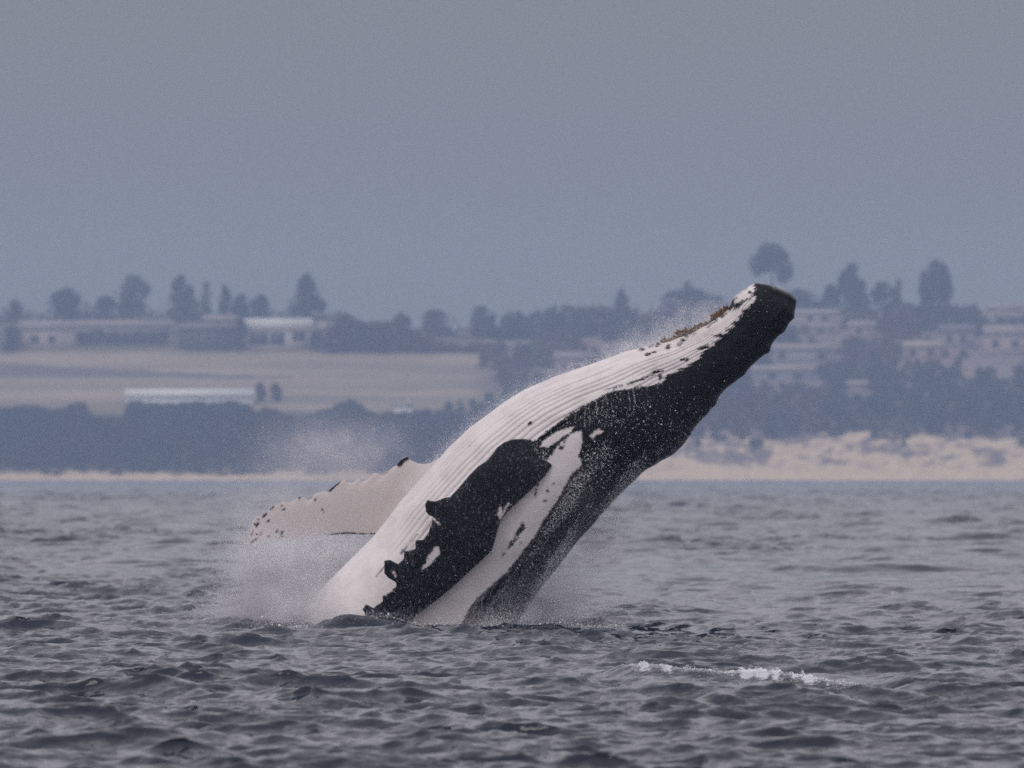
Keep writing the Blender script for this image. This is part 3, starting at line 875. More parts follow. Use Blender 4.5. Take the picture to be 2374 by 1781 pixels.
def poly_sd(px, py, poly):
    """signed distance in metres to a pixel polygon (positive inside), with pixel coordinates of the side pattern"""
    p = np.asarray(poly, float); d2 = np.full(px.shape, 1e18); ins = np.zeros(px.shape, bool)
    for i in range(len(p)):
        a = p[i]; b = p[(i + 1) % len(p)]; ab = b - a
        tt = np.clip(((px - a[0]) * ab[0] + (py - a[1]) * ab[1]) / (ab @ ab + 1e-9), 0, 1)
        d2 = np.minimum(d2, (px - a[0] - tt * ab[0]) ** 2 + (py - a[1] - tt * ab[1]) ** 2)
        if a[1] != b[1]:
            cond = (a[1] > py) != (b[1] > py)
            ins ^= cond & (px < (b[0] - a[0]) * (py - a[1]) / (b[1] - a[1]) + a[0])
    return np.where(ins, 1, -1) * np.sqrt(d2) * S0
def cap_sd(px, py, a, b, r):
    a = np.array(a, float); b = np.array(b, float); ab = b - a
    tt = np.clip(((px - a[0]) * ab[0] + (py - a[1]) * ab[1]) / (ab @ ab + 1e-9), 0, 1)
    return (np.hypot(px - a[0] - tt * ab[0], py - a[1] - tt * ab[1]) - r) * S0      # negative inside
W_MAIN = [(1690, 722), (1715, 707), (1748, 691), (1743, 704), (1730, 712), (1734, 716), (1718, 722), (1722, 727), (1708, 735), (1712, 739), (1694, 752), (1700, 757), (1680, 766), (1688, 772), (1660, 780), (1668, 786), (1650, 794), (1655, 799), (1634, 813), (1612, 837), (1590, 851), (1563, 862), (1545, 872), (1530, 889), (1500, 896), (1462, 902), (1442, 904), (1407, 910),
          (1388, 923), (1355, 940), (1323, 958), (1300, 975), (1288, 986), (1262, 1004), (1240, 1022), (1212, 1020), (1171, 1030), (1155, 1045), (1150, 1100), (1200, 1150), (1262, 1075), (1300, 1026), (1325, 1006), (1346, 998), (1350, 1024), (1339, 1056), (1348, 1078), (1323, 1099), (1309, 1127), (1288, 1162), (1261, 1203), (1236, 1247),
          (1214, 1274), (1176, 1323), (1141, 1353), (1108, 1383), (1085, 1415), (1060, 1465), (1000, 1560), (800, 1900), (100, 1900), (100, 1500), (600, 1300), (900, 900), (1200, 700), (1500, 640), (1660, 690)]
W_FING = [(1252, 1036), (1262, 1020), (1290, 1002), (1331, 990), (1322, 1001), (1296, 1021), (1270, 1037)]
W_SPOT = [(1366, 1012), (1376, 1000), (1390, 996), (1396, 1002), (1380, 1010), (1372, 1020)]
W_CHIN = [(1704, 688), (1718, 676), (1736, 660), (1748, 655), (1748, 678), (1738, 690), (1718, 701), (1704, 705)]
B_MARK = [(1213, 1209), (1218, 1224), (1204, 1240), (1190, 1262), (1177, 1271), (1178, 1258), (1192, 1243), (1199, 1228), (1206, 1212)]
def pigment(px, py):
    sd = poly_sd(px, py, W_MAIN)
    for w in (W_FING, W_SPOT, W_CHIN): sd = np.maximum(sd, poly_sd(px, py, w))
    sd = np.minimum(sd, -poly_sd(px, py, B_MARK))
    for a, b, r in (((1455, 893), (1515, 868), 2.2), ((1515, 863), (1531, 862), 4), ((1402, 906), (1440, 897), 2.0), ((1652, 779), (1684, 777), 3.0), ((1618, 809), (1641, 805), 3.2), ((1577, 835), (1593, 833), 3.0), ((1529, 868), (1529, 882), 2.8),
                    ((1546, 807), (1550, 804), 4), ((1498, 824), (1504, 822), 3.2), ((1515, 817), (1519, 816), 3.2), ((1574, 799), (1575, 797), 4), ((1580, 791), (1585, 788), 3.6), ((1486, 812), (1492, 810), 3), ((1505, 803), (1514, 801), 3), ((1520, 800), (1530, 796), 3.4), ((1590, 783), (1612, 772), 3.4),
                    ((1226, 983), (1230, 981), 3), ((1299, 1040), (1305, 1036), 4), ((1268, 1140), (1268, 1132), 2), ((1280, 1122), (1282, 1120), 3), ((1260, 1160), (1263, 1161), 3.5), ((1165, 1285), (1168, 1281), 3), ((1204, 1260), (1207, 1258), 2.5), ((1310, 1022), (1300, 1040), 2.0),
                    ((877, 1334), (900, 1304), 2.2), ((932, 1283), (948, 1262), 2.4), ((948, 1262), (968, 1238), 1.5), ((1245, 1125), (1240, 1150), 3), ((1700, 716), (1722, 702), 2.5), ((1672, 735), (1700, 718), 2.2), ((1640, 760), (1660, 744), 2.5)):
        sd = np.minimum(sd, cap_sd(px, py, a, b, r))
    return sd
body_sd = pigment(PPX, PPY)
body_sd = np.where(over_m > .02, -.2, body_sd)
headf = smooth(SV[5], SV[7], SG)
arc = np.stack([SG * (1.0 - .0 * headf), TH * np.interp(SG, SV, np.linalg.norm(an_v - an_d, axis=1) / 2), headf], -1)

def grid_faces(nu, nv, close_v=True):
    idx = np.arange(nu * nv).reshape(nu, nv)
    nx = np.roll(idx, -1, 1) if close_v else idx[:, 1:]
    cur = idx if close_v else idx[:, :-1]
    return np.stack([cur[:-1], nx[:-1], nx[1:], cur[1:]], -1).reshape(-1, 4), idx
bq, bidx = grid_faces(len(sg), nph)
bv = np.stack([BX, BY, BZ], -1).reshape(-1, 3)
def orient(v, fl):
    """flip all faces if the closed shell points inwards"""
    vol = 0.0
    for f in fl:
        for k in range(1, f.shape[1] - 1):
            a, b, c_ = v[f[:, 0]], v[f[:, k]], v[f[:, k + 1]]
            vol += (a * np.cross(b, c_)).sum()
    return [f[:, ::-1].copy() for f in fl] if vol < 0 else fl
def close_caps(v, q, idx):
    c0 = v[idx[0]].mean(0); c1 = v[idx[-1]].mean(0)
    n = len(v)
    v = np.concatenate([v, [c0, c1]])
    r0, r1 = idx[0], idx[-1]
    t0 = np.stack([np.roll(r0, -1), r0, np.full(len(r0), n)], -1)
    t1 = np.stack([r1, np.roll(r1, -1), np.full(len(r1), n + 1)], -1)
    return v, [q, np.concatenate([t0, t1])]
bv, bf = close_caps(bv, bq, bidx)
bf = orient(bv - bv.mean(0), bf)
ext = lambda a, m: np.concatenate([a.reshape(-1, *a.shape[2:]), np.stack([a[0].mean(0), a[-1].mean(0)])])
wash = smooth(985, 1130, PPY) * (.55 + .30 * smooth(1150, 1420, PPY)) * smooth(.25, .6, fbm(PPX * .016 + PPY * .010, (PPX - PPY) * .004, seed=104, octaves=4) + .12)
body_att = dict(wash=ext(wash, 0), sd=ext(body_sd, 0), arc=ext(arc, 0), pink=np.zeros(len(bv)), kind=np.zeros(len(bv)))

# ---- flippers: a foil whose leading (L) and trailing (T) edges follow stations of (px, py, station)
def flipper(Ledge, Tedge, Ys, thick, nspan, nch, bend=0.0, lead_fat=1.0):
    ns = max(k for *_, k in Ledge if k is not None)
    sv = np.arange(ns + 1, dtype=float)
    def par(lst):
        p = np.array([(a, b) for a, b, _ in lst], float)
        seg = np.concatenate([[0], np.cumsum(np.hypot(*np.diff(p, axis=0).T))])
        an = [(i, k[2]) for i, k in enumerate(lst) if k[2] is not None]
        return np.interp(seg, [seg[i] for i, _ in an], [float(k) for _, k in an]), p
    tl, pl = par(Ledge); tt_, pt = par(Tedge)
    s = np.linspace(0, ns, nspan)
    Lc = np.stack([np.interp(s, tl, pl[:, 0]), np.interp(s, tl, pl[:, 1])], -1)
    Tc = np.stack([np.interp(s, tt_, pt[:, 0]), np.interp(s, tt_, pt[:, 1])], -1)
    Yc = np.interp(s, sv, Ys)
    Yc = np.convolve(np.pad(Yc, 8, mode='edge'), np.ones(17) / 17, 'valid')
    ang = np.linspace(0, 2 * math.pi, nch, endpoint=False)
    ch = .5 - .5 * np.cos(ang)                                   # 0 at the leading edge
    prof = np.sqrt(np.clip(ch, 0, 1)) * (1 - ch) * 1.25 + .10 * np.sqrt(np.clip(ch * (1 - ch), 0, 1))
    side = np.sign(np.sin(ang)); side[np.abs(np.sin(ang)) < 1e-6] = 0
    ker = np.hanning(61); ker /= ker.sum()
    Ls = np.stack([np.convolve(np.pad(Lc[:, q_], 30, mode='reflect', reflect_type='odd'), ker, 'valid') for q_ in (0, 1)], -1)
    edge = np.exp(-(ch / .14) ** 2)
    pxv = Ls[:, 0:1] * (1 - ch) + Tc[:, 0:1] * ch + 1.8 * (Lc - Ls)[:, 0:1] * edge
    pyv = Ls[:, 1:2] * (1 - ch) + Tc[:, 1:2] * ch + 1.8 * (Lc - Ls)[:, 1:2] * edge
    chord = np.hypot(*(Ls - Tc).T) * S0
    tip = np.sqrt(np.clip((s[-1] - s) / .8, 0.02, 1))
    th = thick * chord[:, None] * prof[None, :] * side[None, :] * tip[:, None]
    Yv = Yc[:, None] + bend * ch[None, :] + th
    Xv = (pxv - 1187) * S0; Zv = EYE - (pyv - HOR) * S0
    v = np.stack([Xv, Yv, Zv], -1).reshape(-1, 3)
    q, idx = grid_faces(nspan, nch)
    v, f = close_caps(v, q, idx)
    return v, orient(v - v.mean(0), f), ext(pxv, 0), ext(pyv, 0), ext(np.stack([np.repeat(s[:, None], nch, 1), np.repeat(ch[None], nspan, 0)], -1), 0)

NL = [(1262, 985, 0), (1215, 1016, 1), (1190, 1021, None), (1171, 1029, None), (1155, 1040, 2), (1130, 1067, None), (1109, 1083, 3), (1090, 1102, None), (1063, 1132, 4), (1045, 1149, None), (1030, 1154, 5), (1012, 1162, None), (997, 1164, 6), (993, 1172, None), (993, 1185, None),
      (996, 1193, None), (1001, 1192, None), (1000, 1204, 7), (992, 1231, None), (982, 1246, None), (970, 1250, None), (967, 1264, 8), (955, 1273, None), (940, 1280, 9), (936, 1292, None), (925, 1302, None), (911, 1300, None), (902, 1304, 10), (900, 1326, None), (905, 1336, None), (914, 1341, None),
      (914, 1356, 11), (903, 1366, None), (892, 1374, None), (889, 1388, None), (876, 1398, 12), (868, 1406, None), (858, 1402, None), (852, 1412, None), (856, 1424, 13), (868, 1448, None), (880, 1462, 14)]
NT_ = [(1330, 1000, 0), (1303, 1022, 1), (1286, 1042, None), (1270, 1066, 2), (1279, 1080, None), (1262, 1104, 3), (1238, 1128, None), (1204, 1160, 4), (1180, 1182, 5), (1160, 1207, 6), (1152, 1236, None), (1141, 1274, 7), (1133, 1282, None), (1092, 1320, 8), (1060, 1350, 9), (1011, 1391, 10), (985, 1410, 11), (962, 1428, 12), (950, 1450, 13), (935, 1475, 14)]
nfv, nff, nfx, nfy, nfs = flipper(NL, NT_, [149.25, 148.9, 148.62, 148.50, 148.42, 148.38, 148.34, 148.3, 148.28, 148.25, 148.22, 148.2, 148.18, 148.15, 148.12], .115, 330, 76, bend=.16)
# white scar, pale pink rubbed knuckles on the black flipper
nsd = np.full(len(nfv), -9.0)
for w in ([(978, 1318), (990, 1300), (1002, 1278), (1010, 1266), (1020, 1268), (1022, 1284), (1013, 1290), (1004, 1304), (990, 1314)],):
    nsd = np.maximum(nsd, poly_sd(nfx, nfy, w))
for a, b, r in (((1040, 1135), (1050, 1128), 3), ((1160, 1200), (1178, 1168), 2.5), ((1158, 1190), (1160, 1180), 4), ((915, 1322), (919, 1332), 2.5), ((906, 1345), (912, 1352), 4), ((893, 1372), (906, 1364), 6), ((1000, 1208), (1001, 1218), 2), ((1006, 1200), (1020, 1214), 1.5)):
    nsd = np.maximum(nsd, -cap_sd(nfx, nfy, a, b, r))
npk = np.exp(-(((nfx - 905) / 24) ** 2 + ((nfy - 1345) / 42) ** 2))
n_att = dict(wash=.40 + .5 * smooth(1390, 1440, nfy), sd=nsd, arc=np.stack([nfs[:, 0] * .3, nfs[:, 1], nfs[:, 0] * 0], -1), pink=npk, kind=np.ones(len(nfv)))

FL = [(1120, 1030, 0), (1040, 1058, 1), (1016, 1062, None), (998, 1070, None), (984, 1072, None), (968, 1071, None), (957, 1068, 2), (946, 1064, None), (936, 1063, None), (922, 1073, None), (911, 1081, 3), (900, 1088, None), (890, 1098, None), (881, 1101, None), (870, 1098, None), (862, 1100, None), (850, 1110, None), (837, 1114, None), (829, 1111, 4), (818, 1117, None), (805, 1119, None),
      (795, 1116, None), (782, 1122, None), (768, 1130, None), (756, 1138, 5), (744, 1140, None), (726, 1146, None), (718, 1154, None), (710, 1157, None), (700, 1154, None), (691, 1153, 6), (680, 1160, None), (667, 1165, None), (655, 1165, None), (645, 1171, 7), (636, 1173, None), (629, 1175, None), (618, 1186, None), (604, 1194, 8), (592, 1200, None), (584, 1210, None), (577, 1230, 9), (574, 1248, None), (576, 1262, 10)]
FT = [(980, 1260, 0), (930, 1243, 1), (867, 1240, 2), (840, 1241, None), (810, 1239, 3), (759, 1242, 4), (725, 1245, 5), (691, 1247, 6), (655, 1250, 7), (626, 1255, 8), (599, 1261, 9), (585, 1269, 10)]
ffv, fff, ffx, ffy, ffs = flipper(FL, FT, [150.9, 151.2, 151.35, 151.35, 151.32, 151.28, 151.22, 151.15, 151.05, 150.95, 150.9], .085, 300, 72, bend=-.10)
fsd = np.full(len(ffv), .3)
for a, b, r in (((760, 1136), (786, 1109), 6.0), ((922, 1076), (940, 1063), 6.5), ((762, 1240), (800, 1238), 2.2), ((800, 1238), (866, 1240), 3.0), ((620, 1182), (628, 1176), 4), ((609, 1195), (613, 1192), 3.5), ((617, 1212), (619, 1208), 3), ((637, 1234), (640, 1230), 3.5), ((648, 1240), (651, 1234), 3.6), ((647, 1247), (650, 1246), 3.0), ((740, 1178), (746, 1187), 1.8),
                ((727, 1160), (728, 1160), 2.5), ((690, 1153), (692, 1152), 3), ((580, 1240), (582, 1232), 3), ((590, 1222), (596, 1212), 3), ((584, 1256), (592, 1250), 3.5), ((620, 1245), (616, 1246), 3), ((600, 1240), (604, 1234), 2.5), ((652, 1183), (656, 1181), 2.4)):
    fsd = np.minimum(fsd, cap_sd(ffx, ffy, a, b, r if r > 5.5 else r * .75))
fsd = np.minimum(fsd, .02 + .12 * smooth(585, 650, ffx + .25 * (ffy - 1200)))
fpk = np.full(len(ffv), 1.0)
f_att = dict(wash=np.zeros(len(ffv)), sd=fsd, arc=np.stack([ffs[:, 0] * .3 + 7, ffs[:, 1], ffs[:, 0] * 0], -1), pink=fpk, kind=np.full(len(ffv), 2.0))

def shell(name, v, f, att):
    me = mesh_np(name, v, f, True)
    add_attr(me, 'pigment', att['sd']); add_attr(me, 'arc', att['arc'], 'FLOAT_VECTOR'); add_attr(me, 'pink', att['pink']); add_attr(me, 'wash', att['wash'])
    o = bpy.data.objects.new(name, me); COL.objects.link(o); return o
ob = shell('body', bv, bf, body_att); on = shell('near', nfv, nff, n_att); of = shell('far', ffv, fff, f_att)
for o_ in (on, of):
    md = ob.modifiers.new('union', 'BOOLEAN'); md.operation = 'UNION'; md.object = o_; md.solver = 'MANIFOLD'
dg = bpy.context.evaluated_depsgraph_get()
ev = ob.evaluated_get(dg)
body_me = bpy.data.meshes.new_from_object(ev, preserve_all_data_layers=True, depsgraph=dg)
print('union', len(ob.data.vertices), len(on.data.vertices), len(of.data.vertices), '->', len(body_me.vertices), [a.name for a in body_me.attributes])
for o_ in (ob, on, of):
    m_ = o_.data; bpy.data.objects.remove(o_); bpy.data.meshes.remove(m_)
body_me.polygons.foreach_set('use_smooth', np.ones(len(body_me.polygons), dtype=bool))
body_me.name = 'body'
t = NT('whale_skin')
ap = t.attr('pigment'); aa = t.attr('arc'); ak = t.attr('pink')
tc = t.n('ShaderNodeTexCoord')
mp = t.n('ShaderNodeMapping'); t.l(aa.outputs['Vector'], mp.inputs['Vector']); mp.inputs['Scale'].default_value = (3.0, 20.0, 0)
ns = t.noise(mp.outputs[0], 1.0, 4, .6)                         # streaks that follow the pleats
ni = t.noise(tc.outputs['Object'], 9.0, 8, .70)                 # ragged edges
sep = t.n('ShaderNodeSeparateXYZ'); t.l(aa.outputs['Vector'], sep.inputs[0])
nfine = t.noise(tc.outputs['Object'], 38.0, 5, .7)
e_a = t.math('MULTIPLY', t.math('SUBTRACT', ns.outputs['Fac'], .5), t.math('ADD', t.math('MULTIPLY', sep.outputs['Z'], .14), .03))
e_b = t.math('MULTIPLY', t.math('SUBTRACT', ni.outputs['Fac'], .5), .11)
e_c = t.math('MULTIPLY', t.math('SUBTRACT', nfine.outputs['Fac'], .5), .13)
sdn = t.math('ADD', ap.outputs['Fac'], t.math('ADD', t.math('ADD', e_a, e_b), e_c))
wf = t.rng(sdn, -.020, .018)
ng = t.noise(tc.outputs['Object'], 2.2, 5, .6)
white = t.mix(t.rng(ng.outputs['Fac'], .35, .7), (.82, .765, .755), (.70, .65, .645))
white = t.mix(t.math('MULTIPLY', ak.outputs['Fac'], .85), white, (.57, .505, .50))
scuff = t.rng(nfine.outputs['Fac'], .60, .78)
white = t.mix(t.math('MULTIPLY', scuff, .22), white, (.42, .37, .39))
black = t.mix(t.rng(nfine.outputs['Fac'], .60, .78), (.0028, .0024, .0045), (.020, .019, .026))
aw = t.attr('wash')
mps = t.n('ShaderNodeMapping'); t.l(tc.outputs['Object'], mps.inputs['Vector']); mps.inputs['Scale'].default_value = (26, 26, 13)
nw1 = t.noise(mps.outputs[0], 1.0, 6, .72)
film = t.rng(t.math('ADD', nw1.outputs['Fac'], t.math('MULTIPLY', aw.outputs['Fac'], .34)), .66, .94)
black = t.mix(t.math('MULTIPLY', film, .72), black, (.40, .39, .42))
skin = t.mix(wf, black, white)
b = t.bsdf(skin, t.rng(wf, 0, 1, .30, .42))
b.inputs['Specular IOR Level'].default_value = 0.12
t.bump(b, t.math('ADD', nfine.outputs['Fac'], t.math('MULTIPLY', ni.outputs['Fac'], .8)), .012, .8)
whale = empty('humpback_whale', (-1.5, WY, 0))
tag(whale, 'breaching humpback whale belly up out of the water, black with white grooved throat', 'whale')
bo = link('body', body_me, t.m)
bo.parent = whale; bo.matrix_parent_inverse = Matrix.Translation((1.5, -WY, 0))

# ---- barnacles: stalked brown tufts along the throat and pale cones on chin and flipper tip
M_BROWN = simple_mat('brown_barnacle', (0.25, 0.15, 0.085), 0.7, 0.5, 14.0)
M_SHELL = simple_mat('barnacle_shell', (0.46, 0.42, 0.37), 0.8, 0.35, 14.0)
M_GREYB = simple_mat('grey_barnacle', (0.17, 0.14, 0.14), 0.8, 0.4, 14.0)
near = bv[:len(sg) * nph].reshape(len(sg), nph, 3)
def body_at(px, py, far=False):
    """nearest skin point to a photo pixel on the near flank"""
    pp = P2([(px, py)])[0]
    fl = near[..., 1] < WY + .25
    d2 = (near[..., 0] - pp[0]) ** 2 + (near[..., 2] - pp[1]) ** 2 + np.where(fl, 0, 99)
    k = np.unravel_index(np.argmin(d2), d2.shape)
    return near[k], NRM[k]
prts = []
rb = np.random.default_rng(21)
BT = []
for k in range(620):
    u = rb.uniform() ** .8
    bx = 1538 + (1690 - 1538) * u; by = np.interp(bx, [1486, 1520, 1553, 1608, 1648, 1676, 1691], [807, 799, 791, 770, 747, 729, 715])
    si = np.argmin(np.hypot(Vp[:, 0] - (bx - 1187) * S0, Vp[:, 1] - (EYE - (by - HOR) * S0)))
    fi = np.argmin(np.abs(ph - R(rb.uniform(-38, 8))))
    p = near[si, fi]; n = NRM[si, fi]
    dirv = n * .8 + np.array([-.25, rb.normal(0, .25), .35]) + rb.normal(0, .3, 3); dirv /= np.linalg.norm(dirv)
    ln = rb.uniform(.05, .115) * (.8 + .45 * math.sin(bx * .11) * math.sin(bx * .043))
    bend = rb.normal(0, .25, 3)
    mid_ = p + dirv * ln * .55 + bend * ln * .15; tp = p + dirv * ln + bend * ln * .5
    prts.append(tube_np([p - n * .02, mid_, tp], [.011, .013, .019], 5))
    if rb.uniform() < .6: prts.append(tube_np([mid_, mid_ + (dirv + rb.normal(0, .6, 3)) * ln * .45], [.010, .013], 5))
v, f = join_np(prts)
o = link('barnacle_fringe', mesh_np('barnacle_fringe', v, f, True), M_BROWN, whale)
o.matrix_parent_inverse = Matrix.Translation((1.5, -WY, 0)); o['kind'] = 'stuff'; o['label'] = 'orange brown stalked barnacles fringing the edge of the white throat'
def cone_barnacle(r, h):
    V_ = []; n = 9
    for (rr, zz) in ((1.0, -.25), (.92, .12), (.68, .75), (.45, 1.0), (.30, .78)):
        for k in range(n):
            a_ = 2 * math.pi * k / n; w_ = 1 + .10 * (k % 2)
            V_.append((math.cos(a_) * rr * r * w_, math.sin(a_) * rr * r * w_, zz * h))
    V_ = np.array(V_); q_, id_ = grid_faces(5, n)
    V_, f_ = close_caps(V_, q_, id_)
    return mesh_np('barnacle', V_, f_, True)
bm = [cone_barnacle(.034, .03), cone_barnacle(.026, .024)]
for m_ in bm: m_.materials.append(M_SHELL)
bm2 = [m_.copy() for m_ in bm]
for m_ in bm2: m_.materials.clear(); m_.materials.append(M_GREYB)
SPOTS = [(1737, 680, 1), (1720, 698, 1), (1745, 668, 1), (1708, 692, 0), (1728, 672, 0), (1548, 805, 1), (1500, 823, 1), (1517, 817, 1), (1575, 798, 0), (1582, 789, 1), (1490, 811, 1), (1510, 802, 1), (1526, 798, 1), (1534, 792, 0), (1602, 777, 1), (1622, 766, 1), (1642, 754, 1), (1658, 743, 1), (1674, 733, 1), (1565, 790, 1)]
for k, (a, b_, g_) in enumerate(SPOTS):
    p, n = body_at(a, b_)
    o = link('barnacle', (bm2 if g_ else bm)[k % 2], None, whale)
    o.matrix_parent_inverse = Matrix.Translation((1.5, -WY, 0))
    o.location = p; o.rotation_euler = Vector(n).to_track_quat('Z', 'Y').to_euler(); sc_ = .7 + .5 * rb.uniform(); o.scale = (sc_,) * 3
for k, (a, b_) in enumerate(((626, 1178), (614, 1190), (606, 1200), (594, 1204), (588, 1216), (582, 1228), (580, 1244), (580, 1258), (592, 1240), (602, 1226), (606, 1246), (690, 1155), (648, 1172), (612, 1214))):
    i = np.argmin((ffx - a) ** 2 + (ffy - b_) ** 2 + np.where(ffv[:, 1] < 151.2, 0, 400))
    o = link('barnacle', (bm2 if k % 3 else bm)[k % 2], None, whale)
    o.matrix_parent_inverse = Matrix.Translation((1.5, -WY, 0))
    o.location = ffv[i]; o.rotation_euler = Vector((-.3, -.9, .35)).to_track_quat('Z', 'Y').to_euler(); sc_ = .5 + .45 * rb.uniform(); o.scale = (sc_,) * 3

# ------------------------------------------------------------------ spray
t = NT('water_drops')
b = t.bsdf((.86, .87, .89), .35)
DROP = t.m
TET = np.array([(1, 1, 1), (1, -1, -1), (-1, 1, -1), (-1, -1, 1)], float) / math.sqrt(3)
TF = np.array([(0, 1, 2), (0, 3, 1), (0, 2, 3), (1, 3, 2)])
OCT = np.array([(1, 0, 0), (-1, 0, 0), (0, 1, 0), (0, -1, 0), (0, 0, 1), (0, 0, -1)], float)
OF = np.array([(0, 2, 4), (2, 1, 4), (1, 3, 4), (3, 0, 4), (2, 0, 5), (1, 2, 5), (3, 1, 5), (0, 3, 5)])
def point_tree():
    g = bpy.data.node_groups.new('round_drops', 'GeometryNodeTree')
    g.interface.new_socket('Geometry', in_out='INPUT', socket_type='NodeSocketGeometry')
    g.interface.new_socket('Geometry', in_out='OUTPUT', socket_type='NodeSocketGeometry')
    i = g.nodes.new('NodeGroupInput'); o = g.nodes.new('NodeGroupOutput')
    m = g.nodes.new('GeometryNodeMeshToPoints'); r = g.nodes.new('GeometryNodeInputNamedAttribute'); r.data_type = 'FLOAT'
    r.inputs['Name'].default_value = 'rad'
    sm = g.nodes.new('GeometryNodeSetMaterial'); sm.inputs['Material'].default_value = DROP
    g.links.new(i.outputs[0], m.inputs['Mesh']); g.links.new(r.outputs[0], m.inputs['Radius'])
    g.links.new(m.outputs[0], sm.inputs[0]); g.links.new(sm.outputs[0], o.inputs[0])
    return g
PT = point_tree()
def drops(name, p, r, label, stretch=None, shape='pt'):
    n = len(p)
    if shape == 'pt':
        me = bpy.data.meshes.new(name)
        me.vertices.add(n); me.vertices.foreach_set('co', np.asarray(p, np.float32).ravel())
        add_attr(me, 'rad', r)
        o = link(name, me, DROP)
        md = o.modifiers.new('drops', 'NODES'); md.node_group = PT
        tag(o, label, 'spray', kind='stuff')
        return o
    B_, F_ = (TET, TF) if shape == 'tet' else (OCT, OF)
    rs = np.random.default_rng(n)
    q_ = rs.normal(size=(n, 4)); q_ /= np.linalg.norm(q_, axis=1)[:, None]
    w, x, y, z = q_.T
    Rm = np.stack([np.stack([1 - 2 * (y * y + z * z), 2 * (x * y - z * w), 2 * (x * z + y * w)], -1),
                   np.stack([2 * (x * y + z * w), 1 - 2 * (x * x + z * z), 2 * (y * z - x * w)], -1),
                   np.stack([2 * (x * z - y * w), 2 * (y * z + x * w), 1 - 2 * (x * x + y * y)], -1)], 1)
    lv = np.einsum('nij,kj->nki', Rm, B_) * r[:, None, None]
    if stretch is not None: lv = lv * np.asarray(stretch)[:, None, :]
    v = (p[:, None, :] + lv).reshape(-1, 3)
    f = (F_[None] + (np.arange(n) * len(B_))[:, None, None]).reshape(-1, 3)
    o = link(name, mesh_np(name, v, f), DROP)
    tag(o, label, 'spray', kind='stuff')
    return o
rp = np.random.default_rng(99)
def clumpy(px, py, yy, seed, lo, hi, f=.02):
    n_ = fbm(px * f, py * f * .7, yy * 1.2, seed=seed, octaves=4)
    return rp.uniform(size=len(px)) < smooth(lo, hi, n_)
def blob(n, cx, cy, sx, sy, y0, sy_, skew=0.0):
    px = rp.normal(cx, sx, n); py = rp.normal(cy, sy, n) ; px = px + skew * (py - cy)
    return px, py, rp.normal(y0, sy_, n)
def to_world(px, py, yy):
    return np.stack([(px - 1187) * S0, yy, EYE - (py - HOR) * S0], -1)
# (a) belly-side splash
L_ = []
for n, cx, cy, sx, sy, y0, syy, sk in ((30000, 655, 1395, 62, 50, 150.2, .8, -.2), (26000, 650, 1320, 66, 48, 151.0, .8, 0), (20000, 735, 1335, 46, 50, 150.6, .8, -.5), (16000, 790, 1285, 60, 30, 151.9, .5, 0), (12000, 650, 1270, 60, 24, 150.7, .5, 0),
                                       (12000, 565, 1345, 40, 60, 151.0, .9, .2), (12000, 620, 1210, 70, 60, 152.2, .8, 0), (5000, 740, 1060, 110, 48, 152.6, .8, 0), (2500, 860, 1040, 60, 40, 152.4, .7, 0), (5000, 520, 1420, 60, 30, 150.5, .8, 0), (9000, 720, 1420, 40, 26, 148.9, .5, 0)):
    px, py, yy = blob(int(n * 2.2), cx, cy, sx, sy, y0, syy, sk)
    k = clumpy(px, py, yy, 71, .36, .66)
    L_.append(np.stack([px[k], py[k], yy[k]], -1))
A = np.concatenate(L_)
